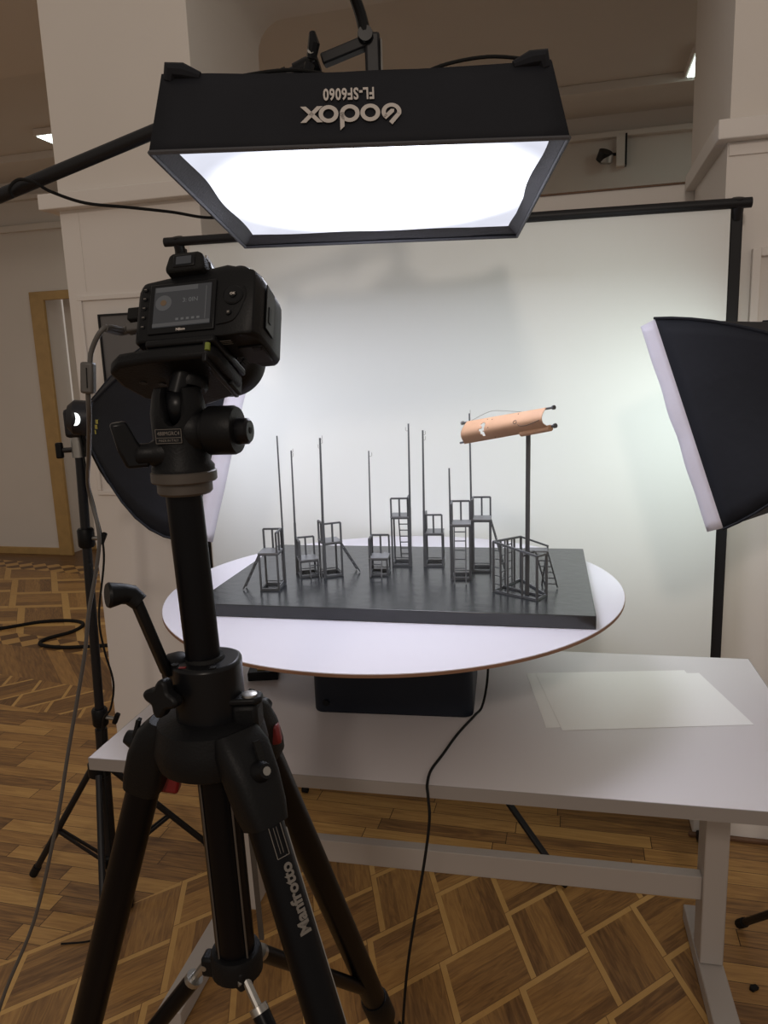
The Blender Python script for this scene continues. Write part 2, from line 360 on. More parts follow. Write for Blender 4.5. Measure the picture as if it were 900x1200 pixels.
# skirting
for nm, s in (('baseboard_left', [(AL0 - 0.012, AL1 + 0.01, B0 - 0.02, B0 - 0.004, 0, 0.09)]),
              ('baseboard_right', [(AR0 - 0.016, AR1, B0 - 0.02, B0 - 0.004, 0, 0.075), (AR0 - 0.016, AR0 - 0.004, B0 - 0.004, 2.94, 0, 0.075)]),
              ('baseboard_niche', [(AL1 + 0.01, AR0 - 0.02, 2.943, 2.96, 0, 0.09)])):
    q = MB(); [wbox(q, *k) for k in s]; struct(q.build(nm, 'lining', bevel=0.003))
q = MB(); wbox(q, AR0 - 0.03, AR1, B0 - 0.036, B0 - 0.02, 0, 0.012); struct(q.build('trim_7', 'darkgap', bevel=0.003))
# the room beyond
q = MB(); wbox(q, -6.2, -4.26, 5.5, 5.6, 0, 3.05); wbox(q, -4.26, -3.2, 5.5, 5.6, 2.19, 3.05); wbox(q, -3.2, 3.4, 5.5, 5.6, 0, 3.05); struct(q.build('wall_back', 'far', smooth=0))
q = MB(); wbox(q, -6.2, 3.4, BU, 5.6, 3.05, 3.12); struct(q.build('ceiling', 'far', smooth=0))
q = MB(); wbox(q, -6.2, 3.4, 5.44, 5.5, 2.90, 2.935); wbox(q, -6.2, -2.0, 5.46, 5.5, 2.67, 2.72); struct(q.build('trim_8', 'far', bevel=0.004))
q = MB(); wbox(q, -6.2, 3.4, 4.86, 4.93, 3.00, 3.05); struct(q.build('trim_9', 'far', bevel=0.004))
# far doorway: oak frame and the recess behind it
q = MB(); wbox(q, -4.33, -4.20, 5.47, 5.5, 0, 2.19); wbox(q, -4.33, -3.1, 5.47, 5.5, 2.13, 2.20); struct(q.build('door_1', 'trimwood', bevel=0.004))
q = MB(); wbox(q, -4.20, -3.2, 5.72, 5.78, 0, 2.3); wbox(q, -4.32, -4.26, 5.6, 5.78, 0, 2.3); struct(q.build('wall_recess', 'far', smooth=0))
q = MB(); wbox(q, -6.2, -4.33, 5.48, 5.5, 0, 0.06); wbox(q, -4.20, -3.2, 5.70, 5.72, 0, 0.06); struct(q.build('baseboard_back', 'trimwood', bevel=0.003))
# far LED panels
def led(a, b, label):
    t = thing('ceiling_light', label, 'ceiling light', W(a, b, 3.05), TH, 'square panel lights in the far room')
    MB().box((0, 0, -0.02), (0.36, 0.36, 0.04)).build('housing', 'lining', t, bevel=0.004)
    MB().box((0, 0, -0.0425), (0.33, 0.33, 0.005)).build('diffuser', 'led', t)
led(-3.16, 4.62, 'lit square ceiling panel seen beyond the left edge of the left pillar')
led(0.735, 4.66, 'lit square ceiling panel half hidden by the right pillar')
# far track head with spotlight on its bracket
t = thing('spotlight', 'dark round spotlight on a pale wall bracket above the backdrop', 'spotlight', W(0.20, 5.5, 2.80), TH)
MB().box((0.055, -0.03, 0.02), (0.055, 0.06, 0.20)).build('bracket', 'far', t, bevel=0.003)
MB().box((0.088, -0.03, 0.02), (0.012, 0.062, 0.19)).build('side_plate', 'blackmetal', t)
MB().lathe([(0.03, -0.06), (0.045, -0.05), (0.045, 0.01)], (-0.04, -0.09, 0.0), (0.25, -0.4, 0.6)).build('lamp_head', 'blackmetal', t)
MB().lathe([(0.044, 0), (0.044, 0.045), (0.03, 0.055)], (-0.035, -0.08, -0.01), (-0.1, 0.2, -0.95)).build('lamp_collar', 'greymetal', t)
MB().tube([(0.03, -0.03, 0.0), (-0.03, -0.08, -0.01)], 0.01).build('arm', 'blackmetal', t)

# framed pictures on the pillars
t = thing('picture_frame', 'dark grey framed picture on the left pillar behind the camera', 'picture', W(-1.40, B0 - 0.004, 1.46), TH)
MB().box((0, -0.010, 0), (0.36, 0.016, 0.50)).build('picture', 'mirror', t, bevel=0.003)
q = MB(); q.box((-0.178, -0.0205, 0), (0.006, 0.006, 0.5)); q.box((0.178, -0.0205, 0), (0.006, 0.006, 0.5)); q.box((0, -0.0205, 0.247), (0.35, 0.006, 0.006)); q.box((0, -0.0205, -0.247), (0.35, 0.006, 0.006)); q.build('frame', 'blackmetal', t)
t = thing('picture_frame', 'white framed panel at the right edge beside the backdrop post', 'picture', W(0.66, B0 - 0.004, 1.53), TH)
q = MB(); q.box((-0.19, -0.011, 0), (0.022, 0.018, 0.5)); q.box((0.19, -0.011, 0), (0.022, 0.018, 0.5)); q.box((0, -0.011, 0.24), (0.358, 0.018, 0.022)); q.box((0, -0.011, -0.24), (0.358, 0.018, 0.022)); q.build('frame', 'lining', t, bevel=0.002)
MB().box((0, -0.005, 0), (0.358, 0.006, 0.458)).build('panel', 'far', t)

# ------------------------------------------------------------------ backdrop on its stand
BR, BL = V((0.968, 2.083, 0)), V((-0.602, 2.357, 0))
bd = (BR - BL).normalized(); bn = V((-bd.y, bd.x, 0))
L0 = V((0.2, 2.22, 0))
t = thing('backdrop_stand', 'black metal backdrop stand with round top rail behind the desk', 'backdrop stand', L0)
def fit(z): return z
zl, zr = 1.862, 1.862
PR = BR - bd * 0.012; PL = BL + bd * 0.02
MB().tube([BL + V((0, 0, 1.887)) - bd * 0.02, BR + V((0, 0, 1.887)) + bd * 0.02], 0.0135, 16).build('top_rail', 'blackmetal', t, off=L0)
for P, s in ((PL, -1), (PR, 1)):
    po = MB(); po.box(P + bn * 0.02 + V((0, 0, 0.9475)), (0.032, 0.024, 1.845), Matrix.Rotation(math.atan2(bd.y, bd.x), 3, 'Z')).build('post', 'blackmetal', t, bevel=0.004, off=L0)
    MB().box(P + bn * 0.02 + V((0, 0, 0.012)), (0.034, 0.10, 0.024), Matrix.Rotation(math.atan2(bd.y, bd.x), 3, 'Z')).build('foot', 'blackmetal', t, bevel=0.004, off=L0)
    MB().tube([P + bn * 0.02 + V((0, 0, 1.85)), P + V((0, 0, 1.900))], 0.016, 14).build('end_cap', 'blackmetal', t, off=L0)
# hanging sheet
cl = MB()
def sheet(u, v):
    p = BL.lerp(BR, 0.035 + 0.946 * u) + V((0, 0, 1.878 - 1.32 * v)) - bn * (0.012 * v + 0.004 * math.sin(u * 9 + v * 2) * v)
    return p
cl.grid(sheet, 90, 60)
o = cl.build('backdrop_sheet', 'backdrop', smooth=0, solid=0.0012, off=L0); o.location = L0
tag(o, 'large plain white backdrop sheet hanging behind the desk', 'backdrop')

# low stand behind the backdrop (its legs show under the desk)
hub = V((0.13, 2.36, 0.0)); t = thing('light_stand', 'low black stand behind the backdrop with legs under the desk', 'light stand', hub)
MB().tube([(0, 0, 0.12), (0, 0, 0.95)], 0.011, 12).build('pole', 'blackmetal', t)
MB().lathe([(0.02, 0.40), (0.026, 0.41), (0.026, 0.45), (0.02, 0.46)]).build('hub', 'plastic', t)
for f in (V((0.487, 1.935, 0.012)), V((-0.33, 2.49, 0.012)), V((0.35, 2.75, 0.012))):
    lg = MB().bar(V((0, 0, 0.42)) + (f - hub).normalized() * 0.02, f - hub, 0.020, 0.012).build('leg', 'blackmetal', t, bevel=0.003)
    dr = (f - hub).normalized(); MB().tube([f - hub - dr * 0.02 + V((0, 0, 0.006)), f - hub + V((0, 0, 0.004))], 0.0125, 10).build('rubber_foot', 'rubber', lg)

# ------------------------------------------------------------------ desk
DA = R(-12.2); DU = V((math.cos(DA), math.sin(DA), 0)); DN = V((-math.sin(DA), math.cos(DA), 0))
a0, a1, b0, b1 = -0.896, 0.502, 1.2416, 1.9306
DO = DU * ((a0 + a1) / 2) + DN * ((b0 + b1) / 2)
t = thing('desk', 'long white laminate desk on a light grey steel frame', 'desk', DO, DA)
w_, d_ = a1 - a0, b1 - b0
MB().box((0, 0, 0.737), (w_ - 0.003, d_ - 0.003, 0.026)).build('desktop', 'desk', t)
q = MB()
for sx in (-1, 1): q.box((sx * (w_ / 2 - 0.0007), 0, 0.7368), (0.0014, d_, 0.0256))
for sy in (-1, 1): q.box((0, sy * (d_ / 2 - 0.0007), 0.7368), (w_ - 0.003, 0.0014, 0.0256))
q.build('edge_shade_band', 'edgeshade', t)  # thin edge strips whose darker grey stands in for shade
ca, cb = (a0 + a1) / 2, (b0 + b1) / 2
for a in (0.400, -0.794):
    lg = MB(); lg.box((a - ca, 1.745 - cb, 0.3825), (0.054, 0.075, 0.665)).build('leg', 'deskleg', t, bevel=0.003)
for a in (0.400, -0.850):
    MB().box((a - ca, 1.640 - cb, 0.026), (0.058, 0.56, 0.044)).build('foot', 'deskleg', t, bevel=0.003)
MB().box(((0.400 - 0.794) / 2 - ca, 1.735 - cb, 0.245), (1.14, 0.030, 0.062)).build('crossbeam', 'deskleg', t, bevel=0.002)
MB().box(((0.400 - 0.794) / 2 - ca, 1.75 - cb, 0.712), (1.24, 0.05, 0.022)).build('top_rail', 'deskleg', t, bevel=0.002)

# ------------------------------------------------------------------ papers on the desk
def paper(name, pts, z, label, curl=0.0):
    P = [V((x, y, z)) for x, y in pts]
    def fn(u, v):
        p = P[0].lerp(P[3], u).lerp(P[1].lerp(P[2], u), v)
        return p + V((0, 0, curl * max(0, abs(u - 0.5) * 2 - 0.75) ** 2 * 16 * (0.6 + 0.4 * math.sin(v * 5))))
    q = MB().grid(fn, 24, 14); c = (P[0] + P[2]) / 2
    o = q.build(name, 'paper', smooth=0, solid=0.0004, off=c); o.location = c
    return tag(o, label, 'paper', 'sheets of paper on the desk')
paper('paper_sheet', [(0.334, 1.742), (0.321, 1.459), (0.700, 1.446), (0.715, 1.725)], 0.7503, 'lower white paper sheet on the desk, its left edge sticking out', 0.0)
paper('paper_sheet', [(0.356, 1.730), (0.351, 1.443), (0.744, 1.437), (0.742, 1.704)], 0.7509, 'upper large white paper sheet lying on another at the right of the desk', 0.0)

# small device by the tripod
t = thing('cable_adapter', 'small black adapter box with brass plate on the desk by the tripod', 'adapter', (-0.315, 1.785, 0.75), R(2))
MB().box((0, 0, 0.011), (0.075, 0.06, 0.022)).build('body', 'plastic', t, bevel=0.003)
MB().box((-0.005, 0.0, 0.0235), (0.020, 0.03, 0.003)).build('plate', 'brass', t)
MB().box((-0.005, 0.0, 0.026), (0.008, 0.014, 0.003)).build('contact', 'plastic2', t)

# ------------------------------------------------------------------ turntable base and round board
t = thing('turntable_base', 'dark navy plastic box under the round white board', 'box', (0.022, 1.665, 0.75), R(-9.5))
bx = MB(); rr = 0.022; hw, hd = 0.177, 0.125
pts = []
for cx, cy, s in ((hw - rr, hd - rr, 0), (-hw + rr, hd - rr, 1), (-hw + rr, -hd + rr, 2), (hw - rr, -hd + rr, 3)):
    pts += [(cx + rr * math.cos(PI / 2 * (s + k / 5)), cy + rr * math.sin(PI / 2 * (s + k / 5))) for k in range(6)]
bx.prism(pts, (0, 0, 0.0), (1, 0, 0), (0, 1, 0), (0, 0, 0.243)); bx.build('case', 'navy', t, bevel=0.004)
MB().lathe([(0.007, 0), (0.007, 0.003)], (-hw + 0.03, -hd - 0.002, 0.025), (0, -1, 0)).build('screw', 'plastic', t)
t = thing('round_board', 'large round white board with raw brown edge on the navy box', 'round table top', (0.013, 1.696, 0.993))
MB().lathe([(0.5172, 0.0), (0.5175, 0.0055)], seg=128).build('core', 'boardedge', t)
MB().lathe([(0.5165, 0.0055), (0.5165, 0.007)], seg=128).build('painted_top', 'board', t)

# ------------------------------------------------------------------ model deck
ZD = 1.027
DKA = R(-12.3); DKU = V((math.cos(DKA), math.sin(DKA), 0)); DKN = V((-math.sin(DKA), math.cos(DKA), 0))
FRc = V((0.391, 1.3512, 0)); dk_c = FRc - DKU * 0.409 + DKN * 0.265
t = thing('model_deck', 'black painted rectangular board carrying the scale model', 'board', (dk_c.x, dk_c.y, 1.0), DKA)
MB().box((0, 0, 0.0135), (0.818, 0.53, 0.027)).build('slab', 'deck', t, bevel=0.0015)

# ------------------------------------------------------------------ towers of the scale model
BT = 0.0039
GR = 'model towers on the black deck'
def hookmb(p, dx, dz=0.0):
    p = V(p)
    return MB().tube([p, p + V((dx * 0.6, 0, -0.001)), p + V((dx, 0, 0.001)), p + V((dx, 0, 0.008))], 0.0006, 6)
def ladder(t, top, foot, half, side, rungs, name='ladder'):
    top, foot, side = V(top), V(foot), V(side).normalized()
    lg = MB()
    for s in (-1, 1): lg.bar(top + side * half * s, foot + side * half * s, 0.0028, 0.0028, side)
    for k in range(rungs):
        p = top.lerp(foot, (k + 0.6) / (rungs + 0.2)); lg.bar(p - side * half, p + side * half, 0.0022)
    return lg.build(name, 'model', t)
def tower(x, y, ang, h, rails, pole, lad, label, W_=0.040, D_=0.046, rh=0.046, pr=0.0022):
    t = thing('platform_tower', label, 'model tower', (x, y, ZD), R(ang), GR)
    hw, hd = W_ / 2, D_ / 2; cs = {'FL': (-hw, -hd), 'FR': (hw, -hd), 'BR': (hw, hd), 'BL': (-hw, hd)}
    fr = MB(); b = BT
    side = {'front': ('FL', 'FR'), 'back': ('BL', 'BR'), 'left': ('FL', 'BL'), 'right': ('FR', 'BR')}
    for p in cs.values(): fr.bar((*p, 0), (*p, h), b)
    for k, (p, q_) in side.items():
        fr.bar((*cs[p], 0.003), (*cs[q_], 0.003), b, 0.005); fr.bar((*cs[p], h - 0.002), (*cs[q_], h - 0.002), b)
        if k in ('back', 'right'): fr.bar((*cs[p], 0.0095), (*cs[q_], 0.0095), b * 0.7, 0.002)
    fr.build('frame', 'model', t)
    MB().box((0, 0, h + 0.0012), (W_ + 0.005, D_ + 0.005, 0.003)).build('platform', 'platform', t)
    for s in rails:
        p, q_ = V((*cs[side[s][0]], 0)), V((*cs[side[s][1]], 0)); rl = MB()
        for f in (0.0, 0.5, 1.0):
            c = p.lerp(q_, f); rl.bar(c + V((0, 0, h)), c + V((0, 0, h + rh)), b)
        rl.bar(p + V((0, 0, h + rh)), q_ + V((0, 0, h + rh)), b); rl.build('railing', 'model', t)
    if pole:
        c, ph, hooks, lean = pole; px_, py_ = cs[c]; ox = -0.0035 if 'L' in c else 0.0035
        base = V((px_ + ox, py_, 0)); top = base + V((lean, 0, ph))
        pm = MB(); pm.tube([base, base.lerp(top, 0.5), top], [pr * 1.12, pr * 1.12, pr * 0.85], 8); po = pm.build('pole', 'model', t)
        if pr > 0.002: MB().bar(base, base.lerp(top, 0.42), 0.0052, 0.005).build('pole_sleeve', 'model', t)
        for dx, dz in hooks: hookmb(top + V((0, 0, -dz)), dx).build('hook', 'greymetal', po)
    if lad:
        sd, dist, shift, rungs = lad
        if sd == 'front': ladder(t, (shift, -hd - 0.002, h - 0.002), (shift, -hd - dist, 0.002), 0.0125, (1, 0, 0), rungs)
        if sd == 'back': ladder(t, (shift, hd + 0.002, h - 0.002), (shift, hd + dist, 0.002), 0.0125, (1, 0, 0), rungs)
        if sd == 'left': ladder(t, (-hw - 0.002, shift, h - 0.002), (-hw - dist, shift, 0.002), 0.0105, (0, 1, 0), rungs)
        if sd == 'right': ladder(t, (hw + 0.002, shift, h - 0.002), (hw + dist, shift, 0.002), 0.0125, (0, 1, 0), rungs)
    return t
tower(-0.253, 1.620, -7, 0.083, ('back', 'right'), ('BR', 0.335, (), 0.001), ('left', 0.043, -0.006, 5), 'leftmost grey model tower with ladder leaning out to the left', pr=0.0019)
tower(-0.183, 1.718, 14, 0.040, ('back', 'left'), ('BL', 0.292, ((0.004, 0.004), (0.004, 0.014)), 0.003), ('front', 0.014, 0.013, 2), 'low grey model platform with pole, second from left, short ladder at its front', pr=0.0021)
tower(-0.128, 1.712, 20, 0.081, ('front', 'left'), ('FL', 0.323, ((0.005, 0.003), (0.005, 0.012), (-0.005, 0.022)), 0.006), ('right', 0.046, 0.0, 6), 'grey model tower with tall hooked pole and ladder sloping down to the right', pr=0.0027)
tower(-0.014, 1.706, -8, 0.041, ('back', 'left'), ('BL', 0.285, ((0.007, 0.012),), 0.004), ('front', 0.016, -0.004, 2), 'low grey model platform in the middle with front ladder and pole at back left', pr=0.0017)
tower(0.040, 1.786, -8, 0.120, ('front', 'right'), ('FR', 0.342, ((-0.007, 0.016),), 0.004), ('back', 0.034, 0.004, 7), 'tall grey model tower with ladder at its back, just right of the middle low platform', pr=0.0022)
tower(0.119, 1.772, -8, 0.080, ('front', 'left'), ('FL', 0.326, ((0.006, 0.010), (0.006, 0.022)), 0.004), None, 'mid-height grey model tower without ladder, pole with two hooks on its left', pr=0.0023)
tower(0.170, 1.648, -8, 0.125, ('back', 'left'), ('BL', 0.246, (), -0.001), ('front', 0.030, -0.001, 6), 'tall grey model tower with ladder facing front and a short pole', pr=0.0021)
tower(0.224, 1.706, -10, 0.122, ('back', 'left'), ('BL', 0.362, ((0.002, 0.0),), -0.002), ('right', 0.034, -0.012, 7), 'tall grey model tower left of the pen, ladder behind pen, pole holding the banner', pr=0.0021)

# pen with banner post
PO = V((0.288, 1.530, ZD)); t = thing('railed_pen', 'grey model pen of upright bars with side ladder and thick banner post', 'model pen', PO)
A, B_, Cc, Dd = [V((x, y, ZD)) - PO for x, y in ((0.225, 1.530), (0.301, 1.457), (0.327, 1.490), (0.297, 1.610))]
hA, hB, hC, hD = 0.108, 0.092, 0.088, 0.098
up = V((0, 0, 1)); fr = MB()
for p, q_ in ((A, B_), (B_, Cc), (Cc, Dd), (Dd, A)): fr.bar(p + up * 0.002, q_ + up * 0.002, 0.0044, 0.004)
fr.bar(A.lerp(Dd, 0.35) + up * 0.002, Cc.lerp(B_, 0.3) + up * 0.002, 0.004)
fr.build('base_frame', 'model', t)
def railside(p, q_, hp, hq, n, name='bar_side', gate=(), ks=None):
    mb = MB(); mb.bar(p + up * hp, q_ + up * hq, 0.0042)
    for k in (ks if ks is not None else range(n + 1)):
        f = k / n; mb.bar(p.lerp(q_, f), p.lerp(q_, f) + up * (hp + (hq - hp) * f), 0.0048 if k in (0, n) else 0.004)
    for k in gate:
        f0, f1 = k / n, k / n + 0.16
        mb.bar(p.lerp(q_, f1), p.lerp(q_, f1) + up * (hp + (hq - hp) * f1), 0.0028)
        for j in range(1, 6): mb.bar(p.lerp(q_, f0) + up * (hp * j / 6), p.lerp(q_, f1) + up * (hp * j / 6), 0.002)
    return mb.build(name, 'model', t)
railside(A, B_, hA, hB, 3, 'front_bars', (0,)); railside(B_, Cc, hB, hC, 1, 'end_bars', ks=(1,)); railside(A, Dd, hA, hD, 4, 'back_bars', (1, 2), ks=(1, 2, 3, 4))
MB().bar(Dd + up * hD, V((0.345, 1.555, ZD)) - PO + up * 0.088, 0.0032).build('outer_rail', 'model', t)
pc = V((0.345, 1.560, ZD)) - PO
MB().bar(pc + up * 0.086, pc + V((-0.010, 0.01, 0.0)), 0.0032).build('strut', 'model', t)
MB().box(V((0.322, 1.545, ZD + 0.083)) - PO, (0.038, 0.030, 0.003), Matrix.Rotation(R(-12), 3, 'Z')).build('platform', 'platform', t)
ladder(t, V((0.326, 1.532, ZD + 0.083)) - PO, V((0.349, 1.540, ZD + 0.002)) - PO, 0.0125, (0.93, -0.30, 0), 6)
PB = V((0.291, 1.500, ZD)); pp = PB - PO
q = MB(); q.bar(pp, pp + V((0.003, 0, 0.372)), 0.0052, 0.005); q.bar(pp + V((-0.0042, 0.001, 0)), pp + V((-0.0015, 0.001, 0.372)), 0.003, 0.003); q.build('banner_post', 'model', t)
MB().bar(pp + V((-0.012, -0.008, 0.085)), pp + V((0.014, 0.006, 0.090)), 0.005, 0.004).build('clamp', 'model', t)

# banner scroll hung between the two posts
r0, r1 = V((0.1807, 1.660, 1.3733)), V((0.318, 1.400, 1.4154)); s0, s1 = V((0.1738, 1.660, 1.330)), V((0.3207, 1.400, 1.3817))
BO = r0.copy(); t = thing('banner', 'tan curled paper banner on two rods above the model', 'banner', BO)
for nm, p, q_, r in (('top_rod', r0, r1, 0.0022), ('bottom_rod', s0, s1, 0.0024)):
    MB().tube([p - BO, q_ - BO], r, 10).build(nm, 'model', t)
    MB().tube([q_ - BO, q_ - BO + (q_ - p).normalized() * 0.004], r * 1.9, 10).build('rod_end', 'model', t)
MB().tube([r0 - BO, r0 - BO - (r1 - r0).normalized() * 0.005], 0.0045, 10).build('rod_knob', 'greymetal', t)
along = (r1 - r0).normalized(); outv = V((-0.70, -0.72, 0)).normalized()
def ban(u, v):
    f0, f1 = 0.06, 0.945 if v < 0.55 else 0.985
    f = f0 + (0.945 - f0) * u
    if u > 0.85 and v > 0.7: f += (v - 0.7) * 0.12 * (u - 0.85) / 0.15
    p = r0.lerp(r1, f).lerp(s0.lerp(s1, f), v)
    return p - BO + outv * (0.003 + 0.017 * math.sin(PI * min(v * 1.02, 1))) + V((0, 0, -0.006 * v + 0.002))
pm = MB().grid(ban, 60, 20, lambda i, j: (16 <= i <= 18 and 4 <= j <= 15 and not (i == 16 and j in (7, 8, 14, 15)) and not (i == 18 and j in (4, 11))) or (i == 15 and j in (5, 9, 10)))
po = pm.build('paper', 'kraft', t, smooth=60, solid=0.0006)
# swirl and pin marks printed on the paper
q = MB(); pts = [ban(0.70 + 0.02 * math.cos(k * 0.9), 0.42 + 0.07 * math.sin(k * 0.9)) for k in range(7)] + [ban(0.74, 0.60), ban(0.80, 0.66), ban(0.88, 0.62), ban(0.97, 0.52)]
q.tube([p + outv * 0.0006 for p in smooth_pts(pts, 4)], 0.0007, 6).build('swirl_mark', 'ink', po)
for f, v in ((0.38, 0.12), (0.37, 0.45), (0.42, 0.93), (0.70, 0.08), (0.31, 0.08)):
    MB().lathe([(0.0014, 0), (0.0011, 0.001)], ban(f, v), outv, 8).build('pin', 'ink', po)
cu = smooth_pts([r0.lerp(r1, 0.07) - BO, r0.lerp(r1, 0.33) - BO + up * 0.014, r0.lerp(r1, 0.50) - BO + up * 0.010, r0.lerp(r1, 0.71) - BO + up * 0.001], 8)
MB().tube(cu, 0.0005, 6).build('hanging_wire', 'greymetal', t)
MB().tube([ban(0.72, 0.99) , ban(1.0, 0.97)], 0.006, 12).build('rolled_edge', 'kraft', po)

# ------------------------------------------------------------------ softboxes
def softbox(t, ctr, nrm, upv, w, h, depth, lip, back, mlip, mdiff, bulge=0.06, inset=0.02, apex=None):
    """local to thing at ctr; nrm = facing direction"""
    n = V(nrm).normalized(); e2 = V(upv) - n * V(upv).dot(n); e2.normalize(); e1 = e2.cross(n).normalized()
    ap_ = V(apex) if apex is not None else -n * depth
    def rect(k, sx, sy): return [e1 * sx * a + e2 * sy * b + ap_ * (k / depth) for a, b in ((-1, -1), (1, -1), (1, 1), (-1, 1))]
    K = 10; sh = MB()
    for s in range(4):
        def fn(u, v, s=s):
            f = v ** 1.0; bow = bulge * math.sin(PI * f) ** 0.9
            R0 = rect(depth * f, (w / 2) * (1 - f) + back * f + bow, (h / 2) * (1 - f) + back * f + bow)
            a, b = R0[s], R0[(s + 1) % 4]
            sag = 0.018 * math.sin(PI * u) * math.sin(PI * f)
            mid = (a + b) / 2; din = (-(mid - ap_ * f)).normalized()
            return a.lerp(b, u) + din * sag
        sh.grid(fn, 12, K)
    sh.build('shell', 'fabric', t, smooth=40, solid=0.002)
    q = MB()
    for s in range(4):
        def fn(u, v, s=s):
            k = 1 + 0.0 * v; a = rect(0, w / 2, h / 2)[s]; b = rect(0, w / 2, h / 2)[(s + 1) % 4]
            p = a.lerp(b, u) + n * lip * v
            return p + (p - n * lip * v).normalized() * 0.004 * math.sin(u * 23 + s) * v * (1 - abs(2 * u - 1))
        q.grid(fn, 24, 3)
    q.build('skirt', mlip, t, smooth=60, solid=0.002)
    MB().grid(lambda u, v: e1 * w * 0.985 * (u - 0.5) + e2 * h * 0.985 * (v - 0.5) + n * inset * 0.5, 10, 10).build('diffuser', mdiff, t)
    for a in ((-1, -1), (1, -1), (1, 1), (-1, 1)):       # ribs
        pts = []
        for k in range(9):
            f = k / 8; bow = bulge * math.sin(PI * f) ** 0.9 + 0.003
            pts.append(e1 * a[0] * ((w / 2) * (1 - f) + back * f + bow) + e2 * a[1] * ((h / 2) * (1 - f) + back * f + bow) + ap_ * f)
        MB().tube(pts, 0.003, 6).build('rib', 'fabric', t)
    MB().lathe([(back * 0.6, 0.01), (back * 1.05, 0.0), (back * 1.05, -0.035), (back * 0.7, -0.05), (back * 0.6, -0.10)][:4], ap_, -ap_, 24).build('speed_ring', 'blackmetal', t)
    return n, e1, e2

def stand(name, label, base, top, feet, hubz, pr=0.0125, collars=(), gm=None, r2=None):
    t = thing(name, label, 'light stand', base)
    tp = V(top) - V(base)
    P = lambda z: V((tp.x * z / tp.z, tp.y * z / tp.z, z))
    MB().tube([P(0.06), P(hubz + 0.12)], pr * 1.35, 14).build('lower_tube', 'blackmetal', t)
    MB().tube([P(hubz + 0.1), P(tp.z)], pr, 14).build('pole', 'blackmetal', t)
    q = MB().lathe([(pr * 1.5, hubz - 0.03), (pr * 2.5, hubz - 0.02), (pr * 2.5, hubz + 0.015), (pr * 1.5, hubz + 0.02)]); q.build('hub', 'plastic', t)
    MB().lathe([(pr * 1.6, 0.085), (pr * 2.0, 0.09), (pr * 2.0, 0.12), (pr * 1.6, 0.125)]).build('brace_collar', 'plastic', t)
    for f in feet:
        f = V(f) - V(base); h = V((f.x, f.y, 0)).normalized() * pr * 2.3 + V((0, 0, hubz - 0.01))
        lg = MB().tube([h, f], 0.0095, 10).build('leg', 'blackmetal', t)
        dr = (f - h).normalized(); MB().tube([f - dr * 0.035, f + dr * 0.002], 0.0125, 10).build('rubber_foot', 'rubber', lg)
        m_ = h.lerp(f, 0.56); b_ = V((f.x, f.y, 0)).normalized() * pr * 1.8 + V((0, 0, 0.105)); sd = V((-f.y, f.x, 0)).normalized() * 0.009
        for s in (-1, 1): MB().bar(b_ + sd * s, m_ + sd * s * 0.6, 0.005, 0.009).build('brace', 'blackmetal', lg)
    for z in collars:
        cb = MB(); cb.lathe([(pr * 1.5, -0.025), (pr * 1.75, -0.02), (pr * 1.75, 0.022), (pr * 1.5, 0.027)], P(z))
        cl_ = cb.build('collar', 'plastic', t)
        MB().tube([P(z), P(z) + V((0.045, -0.012, 0))], 0.006, 8).build('knob_stem', 'greymetal', cl_)
        MB().box(P(z) + V((0.05, -0.013, 0)), (0.014, 0.014, 0.034), Matrix.Rotation(R(25), 3, 'Y')).build('knob', 'plastic', cl_, bevel=0.004)
    return t

# left light: stand and softbox
stand('light_stand', 'black tripod light stand left of the desk under the left softbox', (-0.845, 2.0, 0), (-0.800, 2.0, 1.315), [(-1.116, 2.075, 0.012), (-0.757, 1.685, 0.012), (-0.585, 2.17, 0.012)], 0.40, collars=(0.555, 1.075))
LB1, LB2 = V((-0.402, 1.72, 1.114)), V((-0.267, 1.781, 1.602))
ez = (LB2 - LB1); lh = ez.length; ezn = ez.normalized()
e2l = V((-math.sin(R(24)), math.cos(R(24)), 0)); nl = e2l.cross(ezn).normalized()
if nl.x < 0: nl = -nl
e1l = nl.cross(ezn); e1l = e1l if e1l.dot(e2l) > 0 else -e1l
lc = (LB1 + LB2) / 2 + e1l * 0.27 - nl * 0.045; apl = V((-0.735, 1.92, 1.400)) - lc
t = thing('softbox', 'black softbox with white rim behind the tripod, left of the model', 'softbox', lc)
n, e1, e2 = softbox(t, lc, nl, ezn, 0.54, lh, 0.28, 0.045, 0.042, 'lip', 'diff_left', bulge=0.065, apex=apl)
bk = apl; ax_ = apl.normalized()
MB().lathe([(0.038, 0), (0.042, 0.01), (0.040, 0.025), (0.028, 0.035)], bk, ax_).build('lamp_housing', 'blackmetal', t)
MB().lathe([(0.016, 0), (0.016, 0.004)], bk + ax_ * 0.012 + V((-0.006, -0.040, 0.0)), V((-0.4, -1, 0.05))).build('lit_opening', 'bulb', t)
shl = [c for c in t.children if c.name.startswith('shell')][0]
for k in range(3):
    okk, lp_, ln2, _i = shl.closest_point_on_mesh(V((-0.700, 1.85, 1.397 - 0.013 * k)) - lc)
    MB().bar(lp_ + ln2 * 0.0015 + V((0, 0, 0.005)), lp_ + ln2 * 0.0015 - V((0, 0, 0.005)), 0.009 if k < 2 else 0.004, 0.001, ln2).build('yellow_tag', 'yellow', shl)
mt_ = V((-0.800, 2.0, 1.315)) - lc
MB().tube([mt_ + V((0, 0, -0.02)), mt_ + V((0, 0, 0.045))], 0.02, 14).build('stand_socket', 'greymetal', t)
MB().box(mt_ + V((0.0, -0.005, 0.07)), (0.05, 0.045, 0.075)).build('tilt_joint', 'blackmetal', t, bevel=0.01)
MB().tube([mt_ + V((0, 0, 0.0)), mt_ + V((-0.04, -0.01, 0.0))], 0.007, 8).build('knob_stem', 'blackmetal', t)
